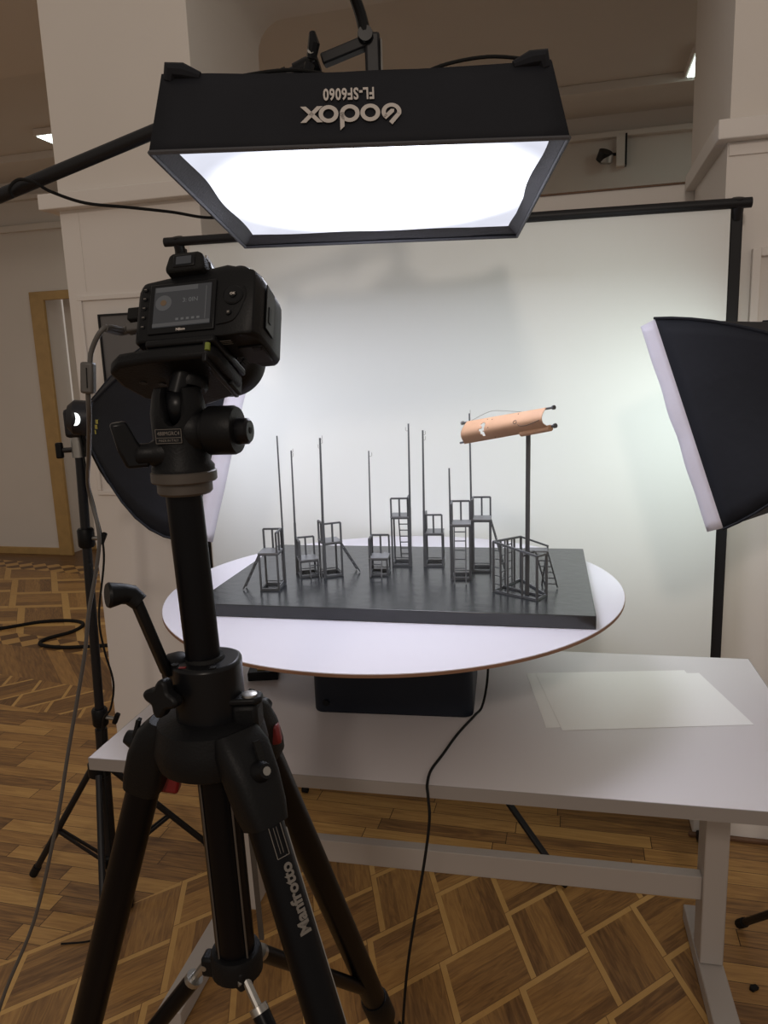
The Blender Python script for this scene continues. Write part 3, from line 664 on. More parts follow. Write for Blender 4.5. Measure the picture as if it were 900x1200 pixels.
MB().box(mt_ + V((-0.048, -0.01, 0.0)), (0.018, 0.016, 0.042)).build('knob', 'plastic', t, bevel=0.004)
MB().bar(mt_ + V((0.0, 0, 0.09)), bk + ax_ * 0.015, 0.028, 0.02).build('yoke', 'blackmetal', t, bevel=0.003)

# right light (its stand is just outside the right edge)
RT, RBm = V((0.553, 1.626, 1.563)), V((0.657, 1.50, 1.147))
ezn = (RT - RBm).normalized(); rh_ = (RT - RBm).length
al = R(50); e2r = V((math.sin(al), math.cos(al), 0)); nr = ezn.cross(e2r).normalized()
if nr.x > 0: nr = -nr
e1r = nr.cross(ezn); e1r = e1r if e1r.dot(e2r) > 0 else -e1r
rc = (RT + RBm) / 2 + e1r * 0.25 - nr * 0.035; ap = V((0.90, 1.40, 1.435)); apr = ap - rc
t = thing('softbox', 'black softbox with white rim cut off by the right edge of the photo', 'softbox', rc)
n, e1, e2 = softbox(t, rc, nr, ezn, 0.50, rh_, 0.33, 0.035, 0.05, 'lip', 'diff_right', bulge=0.025, apex=apr)
ax_ = apr.normalized(); ap = ap + ax_ * 0.06
MB().lathe([(0.038, 0), (0.045, 0.01), (0.045, 0.10), (0.03, 0.12)], apr, ax_).build('lamp_housing', 'blackmetal', t)
sb = V((ap.x, ap.y, 0))
stand('light_stand', 'black light stand at the right edge, one foot showing on the floor', sb, sb + V((0, 0, ap.z - 0.06)), [(0.905, 1.760, 0.012), sb + V((0.33, 0.05, 0.012)), sb + V((-0.05, -0.33, 0.012))], 0.42, collars=(0.9,))
MB().tube([V((0, 0, -0.08)) + ap - rc, ap - rc], 0.018, 12).build('stand_socket', 'greymetal', t)

# overhead light
tc_ = V((0.010, 1.472, 1.795)); near_l, near_r, far_l, far_r = V((-0.316, 1.160, 1.813)), V((0.284, 1.159, 1.812)), V((-0.290, 1.784, 1.776)), V((0.322, 1.784, 1.777))
t = thing('softbox', 'large square softbox hanging over the model, lit white face down', 'softbox', tc_)
F_ = [p - tc_ for p in (near_l, near_r, far_r, far_l)]; nn = V((0, -0.058, -1)).normalized()
T_ = [p - nn * 0.118 + V((sx * 0.016, sy * 0.040, 0)) for p, sx, sy in zip(F_, (1, -1, -1, 1), (1, 1, -1, -1))]
A_ = [V((sx * 0.05, 0.04 + sy * 0.05, 0.165)) for sx, sy in ((-1, -1), (1, -1), (1, 1), (-1, 1))]
q = MB()
for s in range(4):
    a, b = F_[s], F_[(s + 1) % 4]; c, e = T_[s], T_[(s + 1) % 4]
    q.grid(lambda u, v, a=a, b=b, c=c, e=e: a.lerp(b, u).lerp(c.lerp(e, u), v) + V((0, 0, 0.006 * math.sin(u * 14) * 0.2)) * v - V((0, 0, 0.006 * math.sin(PI * u))) * v, 16, 6)
    g_, h_ = A_[s], A_[(s + 1) % 4]
    q.grid(lambda u, v, a=c, b=e, c=g_, e=h_: a.lerp(b, u).lerp(c.lerp(e, u), v) - V((0, 0, 0.035 * math.sin(PI * v))) - V((0, 0, 0.006 * math.sin(PI * u))) * (1 - v), 16, 8)
sh = q.build('shell', 'fabric', t, smooth=40, solid=0.003)
q = MB()
for s in range(4): q.tube([F_[s], F_[(s + 1) % 4]], 0.0035, 6)
q.build('edge_piping', 'graycloth', t)
q = MB()                                             # inner border of grey cloth
cin = sum(F_, V((0, 0, 0))) / 4
ins = [p.lerp(cin, k) - nn * 0.022 for p, k in zip(F_, (0.092, 0.075, 0.065, 0.085))]
for s in range(4):
    a, b, c, e = F_[s] - nn * 0.002, F_[(s + 1) % 4] - nn * 0.002, ins[s], ins[(s + 1) % 4]
    q.grid(lambda u, v, a=a, b=b, c=c, e=e: a.lerp(b, u).lerp(c.lerp(e, u) + V((0.004 * math.sin(u * 11), 0.004 * math.sin(u * 17), 0)), v), 20, 3)
q.build('inner_border', 'graycloth', t, smooth=60)
q = MB(); di = [p.lerp(cin, 0.055) - nn * 0.020 for p in F_]
q.grid(lambda u, v: di[0].lerp(di[1], u).lerp(di[3].lerp(di[2], u), v) + nn * 0.006 * math.sin(PI * u) * math.sin(PI * v), 24, 24); q.build('diffuser', 'diff_top', t, smooth=60)
for i, k in ((0, -1), (1, 1), (2, 1), (3, -1)):        # corner rod pockets
    p = T_[i]; qd = V((p.x, 0, 0)).normalized()
    MB().tube([p - qd * 0.055 + V((0, 0, -0.004)), p - qd * 0.03 + V((0, 0, 0.003)), p - qd * 0.012 + V((0, 0, 0.004)), p + V((0, 0, -0.01)) - qd * 0.008], [0.006, 0.012, 0.014, 0.008], 10).build('rod_pocket', 'fabric', sh)
# print on the near panel, upside down: the panel hangs inverted
pn0 = (F_[0] + F_[1]) / 2; pv = ((T_[0] + T_[1]) / 2 - pn0).normalized(); pu = (F_[1] - F_[0]).normalized(); pz = pu.cross(pv).normalized()
if pz.y > 0: pz = -pz
def pp_(x, y): return pn0 + pu * x + pv * y + pz * 0.0045
ex, ey = -pu, -pv                                    # reading directions of the inverted print
lg = MB()
def ring(c, ro, ri, a0=0, a1=360, n=28):
    P = []
    for k in range(n + 1):
        t_ = R(a0 + (a1 - a0) * k / n); P.append((math.cos(t_), math.sin(t_)))
    for k in range(n):
        lg.prism([(c[0] + P[k][0] * ri, c[1] + P[k][1] * ri), (c[0] + P[k][0] * ro, c[1] + P[k][1] * ro), (c[0] + P[k + 1][0] * ro, c[1] + P[k + 1][1] * ro), (c[0] + P[k + 1][0] * ri, c[1] + P[k + 1][1] * ri)], LO, ex, ey, pz * 0.0006)
def poly(p): lg.prism(p, LO, ex, ey, pz * 0.0006)
LO = pp_(-0.0115, 0.0485)                              # centre of the big word
# letters in millimetre-like units along ex (reading left to right), x height 0.026
k_ = 0.001
def c_(x, y): return (x * k_, y * k_)
GX = -59.4
ring(c_(GX, 0), 14.2 * k_, 8.2 * k_, -198, 44)             # G: drop-shaped open ring with an arrow inside
poly([c_(GX - 13.6, 4.2), c_(GX - 0.6, 20.4), c_(GX + 3.8, 15.6), c_(GX - 8.0, 1.6)])
poly([c_(GX + 12.2, 7.2), c_(GX + 8.3, 11.8), c_(GX - 3.6, 0.2), c_(GX + 0.6, -4.6)])
poly([c_(GX - 3.6, 0.2), c_(GX + 0.6, -4.6), c_(GX - 4.0, -4.4)])
ring(c_(-29, 0), 14.2 * k_, 8.0 * k_)
ring(c_(0.5, 0), 14.2 * k_, 8.0 * k_); poly([c_(8.5, -2), c_(14.7, -2), c_(14.7, 27), c_(8.5, 21)])
ring(c_(31, 0), 14.2 * k_, 8.0 * k_)
poly([c_(39.5, 13), c_(47.5, 13), c_(71.5, -13), c_(63.5, -13)]); poly([c_(63.5, 13), c_(71.5, 13), c_(47.5, -13), c_(39.5, -13)])
lg.build('brand_lettering', 'logo', sh, smooth=0)
text_mesh('FL-SF6060', 0.0265, 'logo', pp_(-0.0125, 0.0815), ex, ey, sh, 'model_lettering', sx=0.62, bold=0.0007, spacing=1.08)
# mount, boom
MB().lathe([(0.05, 0), (0.06, 0.01), (0.06, 0.035), (0.03, 0.05)], (0, 0.04, 0.155), (0, 0, 1)).build('speed_ring', 'blackmetal', t)
MB().box((0.000, 0.035, 0.245), (0.028, 0.030, 0.105)).build('mount_block', 'blackmetal', t, bevel=0.005)
MB().box((0.0155, 0.035, 0.235), (0.004, 0.034, 0.100)).build('side_plate', 'greymetal', t, bevel=0.002)
MB().lathe([(0.013, -0.022), (0.014, -0.018), (0.014, 0.018), (0.010, 0.024)], (-0.012, 0.03, 0.290), (0, 1, 0)).build('pivot', 'plastic2', t)
hc = smooth_pts([(-0.012, 0.02, 0.290), (-0.019, 0.01, 0.320), (-0.034, -0.01, 0.36), (-0.040, -0.02, 0.41), (-0.050, -0.03, 0.52)], 4)
MB().tube(hc, [0.011 - 0.003 * i / len(hc) for i in range(len(hc))], 10).build('handle', 'plastic2', t)
# cables along the top of the softbox
MB().tube(smooth_pts([(-0.27, -0.235, 0.127), (-0.20, -0.232, 0.142), (-0.12, -0.22, 0.152), (-0.05, -0.18, 0.150), (0.0, -0.10, 0.150)], 6), 0.0028, 8).build('cable', 'rubber', t)
MB().tube(smooth_pts([(0.05, -0.225, 0.127), (0.10, -0.232, 0.146), (0.17, -0.235, 0.155), (0.235, -0.232, 0.150)], 6), 0.0028, 8).build('cable', 'rubber', t)

b0_, b1_ = V((0.0, 1.505, 2.078)), V((-0.745, 1.62, 1.868)); bd_ = (b1_ - b0_).normalized(); b2_ = b1_ + bd_ * 0.75
t = thing('boom_arm', 'black boom arm holding the overhead softbox from the left', 'boom arm', b2_ * 1.0)
off = b2_
MB().tube([b0_.lerp(b1_, 0.12), b2_], 0.0115, 14).build('tube', 'blackmetal', t, off=off)
MB().tube([b0_.lerp(b1_, 0.30), b2_], 0.0135, 14).build('outer_tube', 'blackmetal', t, off=off)
MB().bar(b0_.lerp(b1_, 0.00), b0_.lerp(b1_, 0.11), 0.026, 0.020).build('end_block', 'blackmetal', t, bevel=0.003, off=off)
MB().tube([b0_.lerp(b1_, 0.12), b0_.lerp(b1_, 0.15), b0_.lerp(b1_, 0.18)], [0.016, 0.018, 0.016], 14).build('collar', 'plastic', t, off=off)
MB().tube([b0_.lerp(b1_, 0.20), b0_.lerp(b1_, 0.235)], 0.016, 14).build('collar', 'plastic', t, off=off)
p_ = b0_.lerp(b1_, 0.135); q = MB(); q.tube([p_, p_ + V((0.0, -0.04, 0.01))], 0.006, 8); q.build('knob_stem', 'greymetal', t, off=off)
MB().tube([p_ + V((0, -0.03, 0.0)), p_ + V((0.006, -0.035, 0.022)), p_ + V((0.004, -0.032, 0.042))], [0.009, 0.011, 0.006], 8).build('knob', 'plastic2', t, off=off)
q = MB().tube([p_ + V((-0.004, -0.026, -0.008)), p_ + V((-0.012, -0.03, -0.034))], [0.010, 0.007], 8).build('knob', 'plastic2', t, off=off)
MB().tube([b2_ + V((0, 0, 0.03)), V((b2_.x, b2_.y, 0.10))], 0.015, 14).build('upright', 'blackmetal', t, off=off)
for k in range(3):
    a = R(200 + 120 * k); f = V((b2_.x + 0.45 * math.cos(a), b2_.y + 0.45 * math.sin(a), 0.012))
    MB().tube([V((b2_.x, b2_.y, 0.5)), f], 0.010, 10).build('leg', 'blackmetal', t, off=off)

# thin cable looping from the boom to the softbox
def cable(name, pts, r, m, label, n=8, cat='cable'):
    P = smooth_pts(pts, n); c = P[0].copy()
    o = MB().tube([p - c for p in P], r, 8).build(name, m); o.location = c
    return tag(o, label, cat)
cable('light_cable', [(-0.716, 1.60, 1.858), (-0.713, 1.585, 1.872), (-0.691, 1.58, 1.886), (-0.661, 1.58, 1.880), (-0.638, 1.60, 1.866), (-0.58, 1.62, 1.847), (-0.504, 1.65, 1.842), (-0.425, 1.68, 1.836), (-0.34, 1.72, 1.829), (-0.25, 1.78, 1.86), (-0.10, 1.66, 1.95)], 0.0032, 'rubber', 'thin black cable looped from the boom arm to the overhead softbox')

# ------------------------------------------------------------------ tripod in the foreground
TA = V((-0.160, 0.62, 0.0))
t = thing('tripod', 'large black camera tripod with crank and red latches in the foreground', 'tripod', TA)
c_lo, c_hi = V((0.001, 0, 1.19)), V((-0.006, 0, 1.412))
q = MB(); sg = 30                                     # column with faint flat ridges
def colpt(z, k):
    a = 2 * PI * k / sg; r = 0.0149 + 0.0005 * math.cos(3 * a + 0.4) ** 3
    p = c_lo.lerp(c_hi, (z - c_lo.z) / (c_hi.z - c_lo.z)); return V((p.x + r * math.cos(a), p.y + r * math.sin(a), z))
vs = [colpt(z, k) for z in (1.19, 1.412) for k in range(sg)]
q.add(vs, [(k, (k + 1) % sg, sg + (k + 1) % sg, sg + k) for k in range(sg)] + [tuple(range(sg))[::-1], tuple(range(sg, 2 * sg))]); q.build('centre_column', 'tripod', t)
# collar block on the canopy
co_ = MB(); rr = 0.028; pts = [(0.0 + 0.031 * math.cos(a) * (1.0 if math.cos(a) > 0 else 1.0), 0.030 * math.sin(a)) for a in [2 * PI * k / 32 for k in range(32)]]
pts = [(x if abs(x) < 0.027 else math.copysign(0.027 + (abs(x) - 0.027) * 0.6, x), y) for x, y in pts]
co_.prism(pts, (0.002, 0, 1.200), (1, 0, 0), (0, 1, 0), (0, 0, 0.058)); collar = co_.build('collar', 'plastic2', t, bevel=0.003)
MB().lathe([(0.0175, 0), (0.0165, 0.003), (0.0155, 0.004)], (0.0005, 0, 1.257)).build('column_bush', 'rubber', collar)
for x, y in ((-0.022, -0.014), (0.012, -0.023)): MB().lathe([(0.0032, 0), (0.0032, 0.0008)], (x, y, 1.2582), seg=12).build('screw_hole', 'rubber', collar)
MB().box((-0.014, -0.0205, 1.2584), (0.006, 0.003, 0.0006)).build('red_mark', 'red', collar)
cr = MB(); prof = [(0.0375, 1.160), (0.047, 1.166), (0.050, 1.178), (0.048, 1.190), (0.045, 1.203), (0.034, 1.208)]
cr.lathe([(r, z) for r, z in prof]); can = cr.build('canopy', 'cast', t)
# three legs
for az, Rr, sp, nm in ((170, 0.050, 18.5, 'L'), (-46, 0.050, 24, 'F'), (62, 0.050, 23, 'B')):
    a = R(az); rad = V((math.cos(a), math.sin(a), 0)); sdv = V((-math.sin(a), math.cos(a), 0)); ts = math.tan(R(sp))
    def P(dz, rad=rad, ts=ts, Rr=Rr): return rad * (Rr + dz * ts) + V((0, 0, 1.19 - dz))
    dr = (P(1) - P(0)).normalized(); nrm_ = sdv.cross(dr).normalized()
    if nrm_.dot(rad) < 0: nrm_ = -nrm_
    sh = MB()                                        # shoulder casting that hugs the leg top
    prs = []
    for f, wd, th, shift in ((-0.012, 0.020, 0.011, -0.006), (0.000, 0.023, 0.016, -0.002), (0.022, 0.0215, 0.0185, 0.0), (0.045, 0.0195, 0.018, 0.0), (0.058, 0.0165, 0.0165, 0.0)):
        c = P(f) + rad * shift
        prs.append([c + sdv * wd * math.copysign(abs(math.cos(u)) ** 0.55, math.cos(u)) + nrm_ * th * math.copysign(abs(math.sin(u)) ** 0.55, math.sin(u)) for u in [2 * PI * k / 20 for k in range(20)]])
    sh.add([p for r in prs for p in r], [(i * 20 + k, i * 20 + (k + 1) % 20, (i + 1) * 20 + (k + 1) % 20, (i + 1) * 20 + k) for i in range(4) for k in range(20)] + [tuple(range(20))[::-1], tuple(80 + k for k in range(20))])
    shoulder = sh.build('leg_shoulder', 'cast', t)
    bl = P(0.018) + nrm_ * 0.017
    MB().tube([bl, bl + nrm_ * 0.004, bl + nrm_ * 0.010], [0.0095, 0.008, 0.006], 16).build('bolt_boss', 'plastic', shoulder)
    MB().tube([bl + nrm_ * 0.0102, bl + nrm_ * 0.0108], [0.0036, 0.0036], 12).build('bolt', 'bolt', shoulder)
    MB().box(P(0.004) + nrm_ * 0.0175 + sdv * 0.004, (0.006, 0.018, 0.003), Matrix((sdv, dr, nrm_)).transposed()).build('slot', 'rubber', shoulder)
    lg = MB().tube([P(0.030), P(0.52)], 0.0152, 24).build('leg', 'tripod', t)
    MB().tube([P(0.50), P(0.505), P(0.545), P(0.55)], [0.0165, 0.0185, 0.0185, 0.016], 20).build('clamp', 'cast', lg)
    MB().tube([P(0.54), P(1.15)], 0.0125, 20).build('lower_tube', 'tripod', lg)
    MB().tube([P(1.135), P(1.187)], [0.015, 0.017], 16).build('rubber_foot', 'rubber', lg)
    # small pale seam line along the front leg
    if nm == 'F':
        MB().bar(P(0.065) + nrm_ * 0.0080 + sdv * 0.0130, P(0.49) + nrm_ * 0.0080 + sdv * 0.0130, 0.0008).build('seam', 'greymetal', lg)
        ex_ = -dr; ez_ = (V((0.62, -0.75, 0.25)) - dr * V((0.62, -0.75, 0.25)).dot(dr)).normalized(); ey_ = ez_.cross(ex_)
        text_mesh('Manfrotto', 0.0138, 'dimlogo', P(0.112) + ez_ * 0.01535 , ex_, ey_, lg, 'brand_lettering', sx=1.0, bold=0.0005)
        o0 = P(0.064) + ez_ * 0.0154
        q = MB()
        for s in (-1, 1): q.bar(o0 + ey_ * 0.0055 * s - ex_ * 0.019, o0 + ey_ * 0.0055 * s + ex_ * 0.019, 0.0005)
        for s in (-1, 1): q.bar(o0 + ex_ * 0.019 * s - ey_ * 0.0055, o0 + ex_ * 0.019 * s + ey_ * 0.0055, 0.0005)
        for s in (-0.2, 0.3): q.bar(o0 + ey_ * 0.0055 * s - ex_ * 0.016, o0 + ey_ * 0.0055 * s + ex_ * 0.005, 0.00035)
        q.build('label_outline', 'dimlogo', lg)
    # spreader arm from the guide tube to the leg
    j = V((0, 0, 0.952)) + rad * 0.024; k_e = P(0.46) - rad * 0.012
    am = MB().tube([j, j.lerp(k_e, 0.09)], 0.004, 10).build('spreader_arm', 'greymetal', t)
    MB().tube([j.lerp(k_e, 0.08), j.lerp(k_e, 0.10)], 0.0085, 14).build('ferrule', 'greymetal', am)
    MB().tube([j.lerp(k_e, 0.095), k_e], 0.0082, 14).build('sleeve', 'tripod', am)
    MB().box(j - rad * 0.004, (0.014, 0.016, 0.020), Matrix.Rotation(a, 3, 'Z')).build('clevis', 'cast', am, bevel=0.003)
    MB().tube([j - sdv * 0.0085, j + sdv * 0.0085], 0.0028, 10).build('pin', 'bolt', am)
for c, sz, an in (((-0.046, 0.022, 1.133), (0.018, 0.014, 0.024), 12), ((-0.030, 0.018, 1.142), (0.022, 0.016, 0.010), -20), ((0.048, 0.050, 1.160), (0.011, 0.012, 0.020), -8)):
    MB().box(c, sz, Matrix.Rotation(R(an), 3, 'Y')).build('latch', 'red', t, bevel=0.003)
# guide tube below the canopy and its ring
gt = MB().tube([(0.002, 0, 1.17), (0.006, 0, 0.955)], 0.0180, 28).build('guide_tube', 'tripod', t)
for s in (-0.0125, 0.0135): MB().bar((0.002 + s, -0.0138, 1.16), (0.006 + s, -0.0138, 0.965), 0.0016, 0.0012).build('guide_seam', 'tan', gt)
MB().bar((0.026, 0.004, 1.15), (0.030, 0.004, 0.975), 0.0045, 0.003).build('rack_rod', 'tan', t)
MB().lathe([(0.019, 0.944), (0.024, 0.948), (0.024, 0.966), (0.0225, 0.970), (0.0185, 0.971)], (0.006, 0, 0)).build('guide_ring', 'cast', t)
# crank
q = MB(); q.lathe([(0.019, -0.008), (0.020, -0.004), (0.020, 0.004), (0.018, 0.008)], (-0.025, 0.001, 1.243), (-0.75, -0.55, 0.0)); cw = q.build('crank_hub', 'plastic', t)
e0, e1_ = V((-0.032, -0.004, 1.240)), V((-0.046, -0.026, 1.322))
am = MB(); am.bar(e0 + V((0, 0, 0.006)), e1_, 0.014, 0.008, (0.6, 0.6, 0)); am.build('crank_arm', 'plastic', t, bevel=0.003)
MB().tube([e1_ + V((0.004, 0, -0.004)), e1_ + V((-0.003, 0, 0.003)), e1_ + V((-0.008, -0.006, 0.006)), e1_ + V((-0.016, -0.012, 0.0068)), e1_ + V((-0.0175, -0.013, 0.007))], [0.0075, 0.0085, 0.0085, 0.0105, 0.0095], 18).build('crank_handle', 'plastic', t)
# star knob at the left of the collar
sk = V((-0.031, -0.038, 1.238)); q = MB()
n_ = V((-0.35, -0.93, 0.1)).normalized(); xk = n_.cross(V((0, 0, 1))).normalized(); yk = n_.cross(xk)
pts = []
for k in range(48):
    u = 2 * PI * k / 48; r = 0.0135 + 0.0032 * math.cos(4 * u + 0.6); pts.append((r * math.cos(u), r * math.sin(u)))
q.prism(pts, sk, xk, yk, n_ * -0.012); q.build('star_knob', 'plastic', t, bevel=0.0025)
MB().tube([sk - n_ * 0.010, sk - n_ * 0.030], 0.006, 12).build('knob_stem', 'plastic', t)
# bubble level on the right shoulder
lp = MB(); lp.prism([(-0.015, -0.010), (0.009, -0.010), (0.014, -0.005), (0.014, 0.005), (0.009, 0.010), (-0.015, 0.010)], (0.036, -0.012, 1.222), (1, 0, 0), (0, 1, 0), (0, 0, 0.006))
lv = lp.build('level_plate', 'plastic', t, bevel=0.002)
MB().prism([(-0.012, -0.012), (0.010, -0.012), (0.012, 0.012), (-0.012, 0.012)], (0.036, -0.010, 1.196), (1, 0, 0), (0, 1, 0), (0, 0, 0.026)).build('level_block', 'cast', t, bevel=0.004)
MB().lathe([(0.0068, 0), (0.0066, 0.0018), (0.004, 0.0026)], (0.039, -0.013, 1.2278), seg=20).build('spirit_level', 'greymetal', lv)
# ball head
hd = V((-0.004, 0, 0))
MB().lathe([(0.0205, 1.403), (0.0225, 1.405), (0.0225, 1.4125), (0.026, 1.4135), (0.0268, 1.4145), (0.0268, 1.4215), (0.0255, 1.4225)], hd).build('head_base_ring', 'tan', t)
q = MB(); seg = 40; prof = [(0.0255, 1.4225), (0.0255, 1.426), (0.0225, 1.430), (0.0222, 1.452), (0.0225, 1.470), (0.0200, 1.484), (0.0180, 1.4895), (0.0150, 1.4900), (0.0145, 1.484), (0.0140, 1.465)]
vs = []
for r, z in prof:
    for k in range(seg):
        a = 2 * PI * k / seg; zz = z
        if z > 1.46 and abs(((a - R(268) + PI) % (2 * PI)) - PI) < R(20): zz = 1.4655 + (z - 1.46) * 0.02 - 0.006 * math.cos((((a - R(268) + PI) % (2 * PI)) - PI) / R(20) * PI / 2)
        vs.append(hd + V((r * math.cos(a), r * math.sin(a), zz)))
q.add(vs, [(i * seg + k, i * seg + (k + 1) % seg, (i + 1) * seg + (k + 1) % seg, (i + 1) * seg + k) for i in range(len(prof) - 1) for k in range(seg)])
head = q.build('ball_head', 'cast', t, smooth=40)
MB().lathe([(0.001, -0.0155), (0.008, -0.0125), (0.0125, -0.007), (0.0142, 0.0), (0.0125, 0.007), (0.008, 0.0125), (0.001, 0.0145)], hd + V((0, 0, 1.474))).build('ball', 'plastic2', head)
MB().tube([hd + V((0, 0, 1.485)), hd + V((0.008, 0.006, 1.513))], [0.0082, 0.0078], 20).build('ball_neck', 'plastic2', head)
q = MB(); kx = V((0.98, -0.20, 0)).normalized(); o_ = hd + V((0.0, 0, 1.4545))
q.lathe([(0.019, 0.010), (0.0185, 0.018), (0.0155, 0.022), (0.0155, 0.0245), (0.0190, 0.0255), (0.0198, 0.027), (0.0198, 0.047), (0.0185, 0.050), (0.010, 0.0505)], o_, kx, 36); kn = q.build('friction_knob', 'plastic', head)
MB().lathe([(0.0105, 0.050), (0.0108, 0.052), (0.0105, 0.0585), (0.0085, 0.0605)], o_ + V((0, 0, -0.001)), kx, 28).build('knob_cap', 'plastic2', kn)
MB().tube([o_ + kx * 0.0605 - V((0, 0, 0.0005)), o_ + kx * 0.0610 - V((0, 0, 0.0005))], 0.0028, 10).build('knob_socket', 'rubber', kn)
lx = V((-0.93, -0.36, 0)).normalized(); lo = hd + V((0, -0.004, 1.438))
lv_ = MB().lathe([(0.0125, 0.014), (0.0105, 0.022), (0.0090, 0.0245), (0.0090, 0.034), (0.0075, 0.036)], lo, lx, 24).build('lever_hub', 'plastic', head)
q = MB(); q.prism([(-0.016, 0.026), (-0.0035, 0.0275), (0.0035, 0.012), (0.012, -0.002), (0.012, -0.010), (-0.006, -0.010), (-0.0115, 0.004)], lo + lx * 0.0335 + V((-0.001, -0.007, 0)), V((0.93, 0.36, 0)), V((0, 0, 1)), V((-0.36, 0.93, 0)) * 0.014); q.build('lever', 'plastic2', lv_, bevel=0.0025)
# type label
lb = hd + V((-0.0035, -0.0227, 1.4525)); q = MB().box(lb, (0.0205, 0.0006, 0.0115)); lbl = q.build('type_label', 'plastic2', head)
q = MB()
for z in (-0.0055, 0.0055, -0.0012): q.box(lb + V((0, -0.0005, z)), (0.0205, 0.0004, 0.00035))
for x in (-0.0101, 0.0101): q.box(lb + V((x, -0.0005, 0)), (0.00035, 0.0004, 0.011))
q.build('label_outline', 'dimlogo', lbl)
text_mesh('488MGRC4', 0.0043, 'dimlogo', lb + V((0, -0.0005, 0.0021)), (1, 0, 0), (0, 0, 1), lbl, 'label_lettering', sx=0.85)
text_mesh('MADE IN ITALY', 0.0027, 'dimlogo', lb + V((0, -0.0005, -0.0034)), (1, 0, 0), (0, 0, 1), lbl, 'label_lettering', sx=0.85)
# quick release platform under the camera, tilted with it
YAW, PIT, CS = R(-11), R(-26), 0.85
QR = Matrix.Rotation(YAW, 3, 'Z') @ Matrix.Rotation(PIT, 3, 'X') @ Matrix.Rotation(R(-3), 3, 'Y')
CO = V((-0.140, 0.630, 1.5165)); QL = CO - TA
def ql(p): return QL + QR @ V((p[0] * 0.9 - 0.006, p[1] * 0.9, p[2]))
def qbox(c, s): return MB().box(ql(c), s, QR)
poly8 = [(-0.076, 0.010), (-0.074, -0.014), (-0.060, -0.026), (-0.030, -0.030), (0.018, -0.030), (0.022, -0.020), (0.022, 0.030), (0.010, 0.046), (-0.020, 0.060), (-0.052, 0.056), (-0.070, 0.036)]
q = MB().prism(poly8, ql((0.004, 0, -0.019)), QR @ V((1, 0, 0)), QR @ V((0, 1, 0)), QR @ V((0, 0, 0.012))); qp = q.build('quick_release_base', 'cast', t, bevel=0.0035)
q = MB().prism([(-0.036, -0.030), (0.022, -0.030), (0.024, 0.034), (-0.036, 0.034)], ql((0.004, 0, -0.0068)), QR @ V((1, 0, 0)), QR @ V((0, 1, 0)), QR @ V((0, 0, 0.0062))); q.build('quick_release_plate', 'plastic', t, bevel=0.002)
MB().lathe([(0.013, -0.004), (0.015, 0.0), (0.015, 0.006)], ql((-0.012, 0.010, -0.024)), QR @ V((0, 0, 1)), 24).build('platform_boss', 'plastic', qp)
qbox((0.020, 0.006, -0.012), (0.004, 0.070, 0.022)).build('release_rail', 'plastic2', qp, bevel=0.001)
qbox((0.0235, 0.030, -0.016), (0.004, 0.022, 0.012)).build('release_catch', 'greymetal' if False else 'plastic', qp, bevel=0.001)
q = MB().tube([ql((0.0225, -0.0325, -0.008)), ql((0.0225, -0.0325, -0.014))], 0.0022, 12); q.build('spirit_level', 'bubble', qp)
for x, y in ((-0.040, 0.012), (-0.030, 0.022), (-0.056, 0.006)): MB().lathe([(0.0035, 0), (0.003, 0.0008)], ql((x, y, -0.0190)), QR @ V((0, 0, -1)), 12).build('screw', 'plastic2', qp)

# ------------------------------------------------------------------ the camera on the tripod
t = bpy.data.objects.new('dslr_camera', None); C.objects.link(t); t.location = CO; t.rotation_euler = QR.to_euler(); t.scale = (CS, CS, CS)
tag(t, 'black reflex camera on the tripod head, its screen facing us', 'camera')
# body outline seen from above (x right, y forward)
outl = [(-0.060, -0.026), (-0.055, -0.030), (0.030, -0.030), (0.048, -0.031), (0.057, -0.029), (0.0615, -0.018), (0.0625, 0.010), (0.0625, 0.034), (0.058, 0.041), (0.045, 0.041), (0.038, 0.030), (0.032, 0.016), (-0.040, 0.016), (-0.056, 0.014), (-0.061, 0.004)]
q = MB(); lv_s = [(0.0, 0.955), (0.003, 1.0), (0.050, 1.0), (0.066, 0.995), (0.0715, 0.97), (0.0735, 0.93)]; n_o = len(outl)
vs = []
for z, s in lv_s:
    for x, y in outl:
        tz = z
        if z > 0.06: tz = z - 0.008 * max(0, (abs(x) - 0.035) / 0.03) - (0.004 if x < -0.05 else 0)
        vs.append(V((x * s, -0.0 + y * s, tz)))
q.add(vs, [(i * n_o + k, i * n_o + (k + 1) % n_o, (i + 1) * n_o + (k + 1) % n_o, (i + 1) * n_o + k) for i in range(len(lv_s) - 1) for k in range(n_o)] + [tuple(range(n_o))[::-1], tuple((len(lv_s) - 1) * n_o + k for k in range(n_o))])
body = q.build('body', 'plastic', t, bevel=0.002, smooth=50)
# finder hump
q = MB(); prof2 = [(-0.024, -0.034, 0.066), (0.020, -0.034, 0.066)]
hv = [(-0.033, -0.022, 0.066), (0.013, -0.022, 0.066), (0.015, 0.028, 0.066), (-0.035, 0.028, 0.066), (-0.025, -0.020, 0.0905), (0.005, -0.020, 0.0905), (0.002, 0.024, 0.093), (-0.022, 0.024, 0.093)]
q.add(hv, [(0, 3, 2, 1), (4, 5, 6, 7), (0, 1, 5, 4), (1, 2, 6, 5), (2, 3, 7, 6), (3, 0, 4, 7)]); q.build('finder_hump', 'plastic', t, bevel=0.004)
q = MB(); q.prism([(-0.0235, 0.0), (0.0195, 0.0), (0.0195, 0.006), (0.0165, 0.019), (0.012, 0.021), (-0.016, 0.021), (-0.0205, 0.019), (-0.0235, 0.006)], (-0.008, -0.039, 0.0665), (0.9, 0, 0), (0, 0, 0.95), (0, 0.017, 0)); q.build('eyecup', 'rubber', t, bevel=0.003)
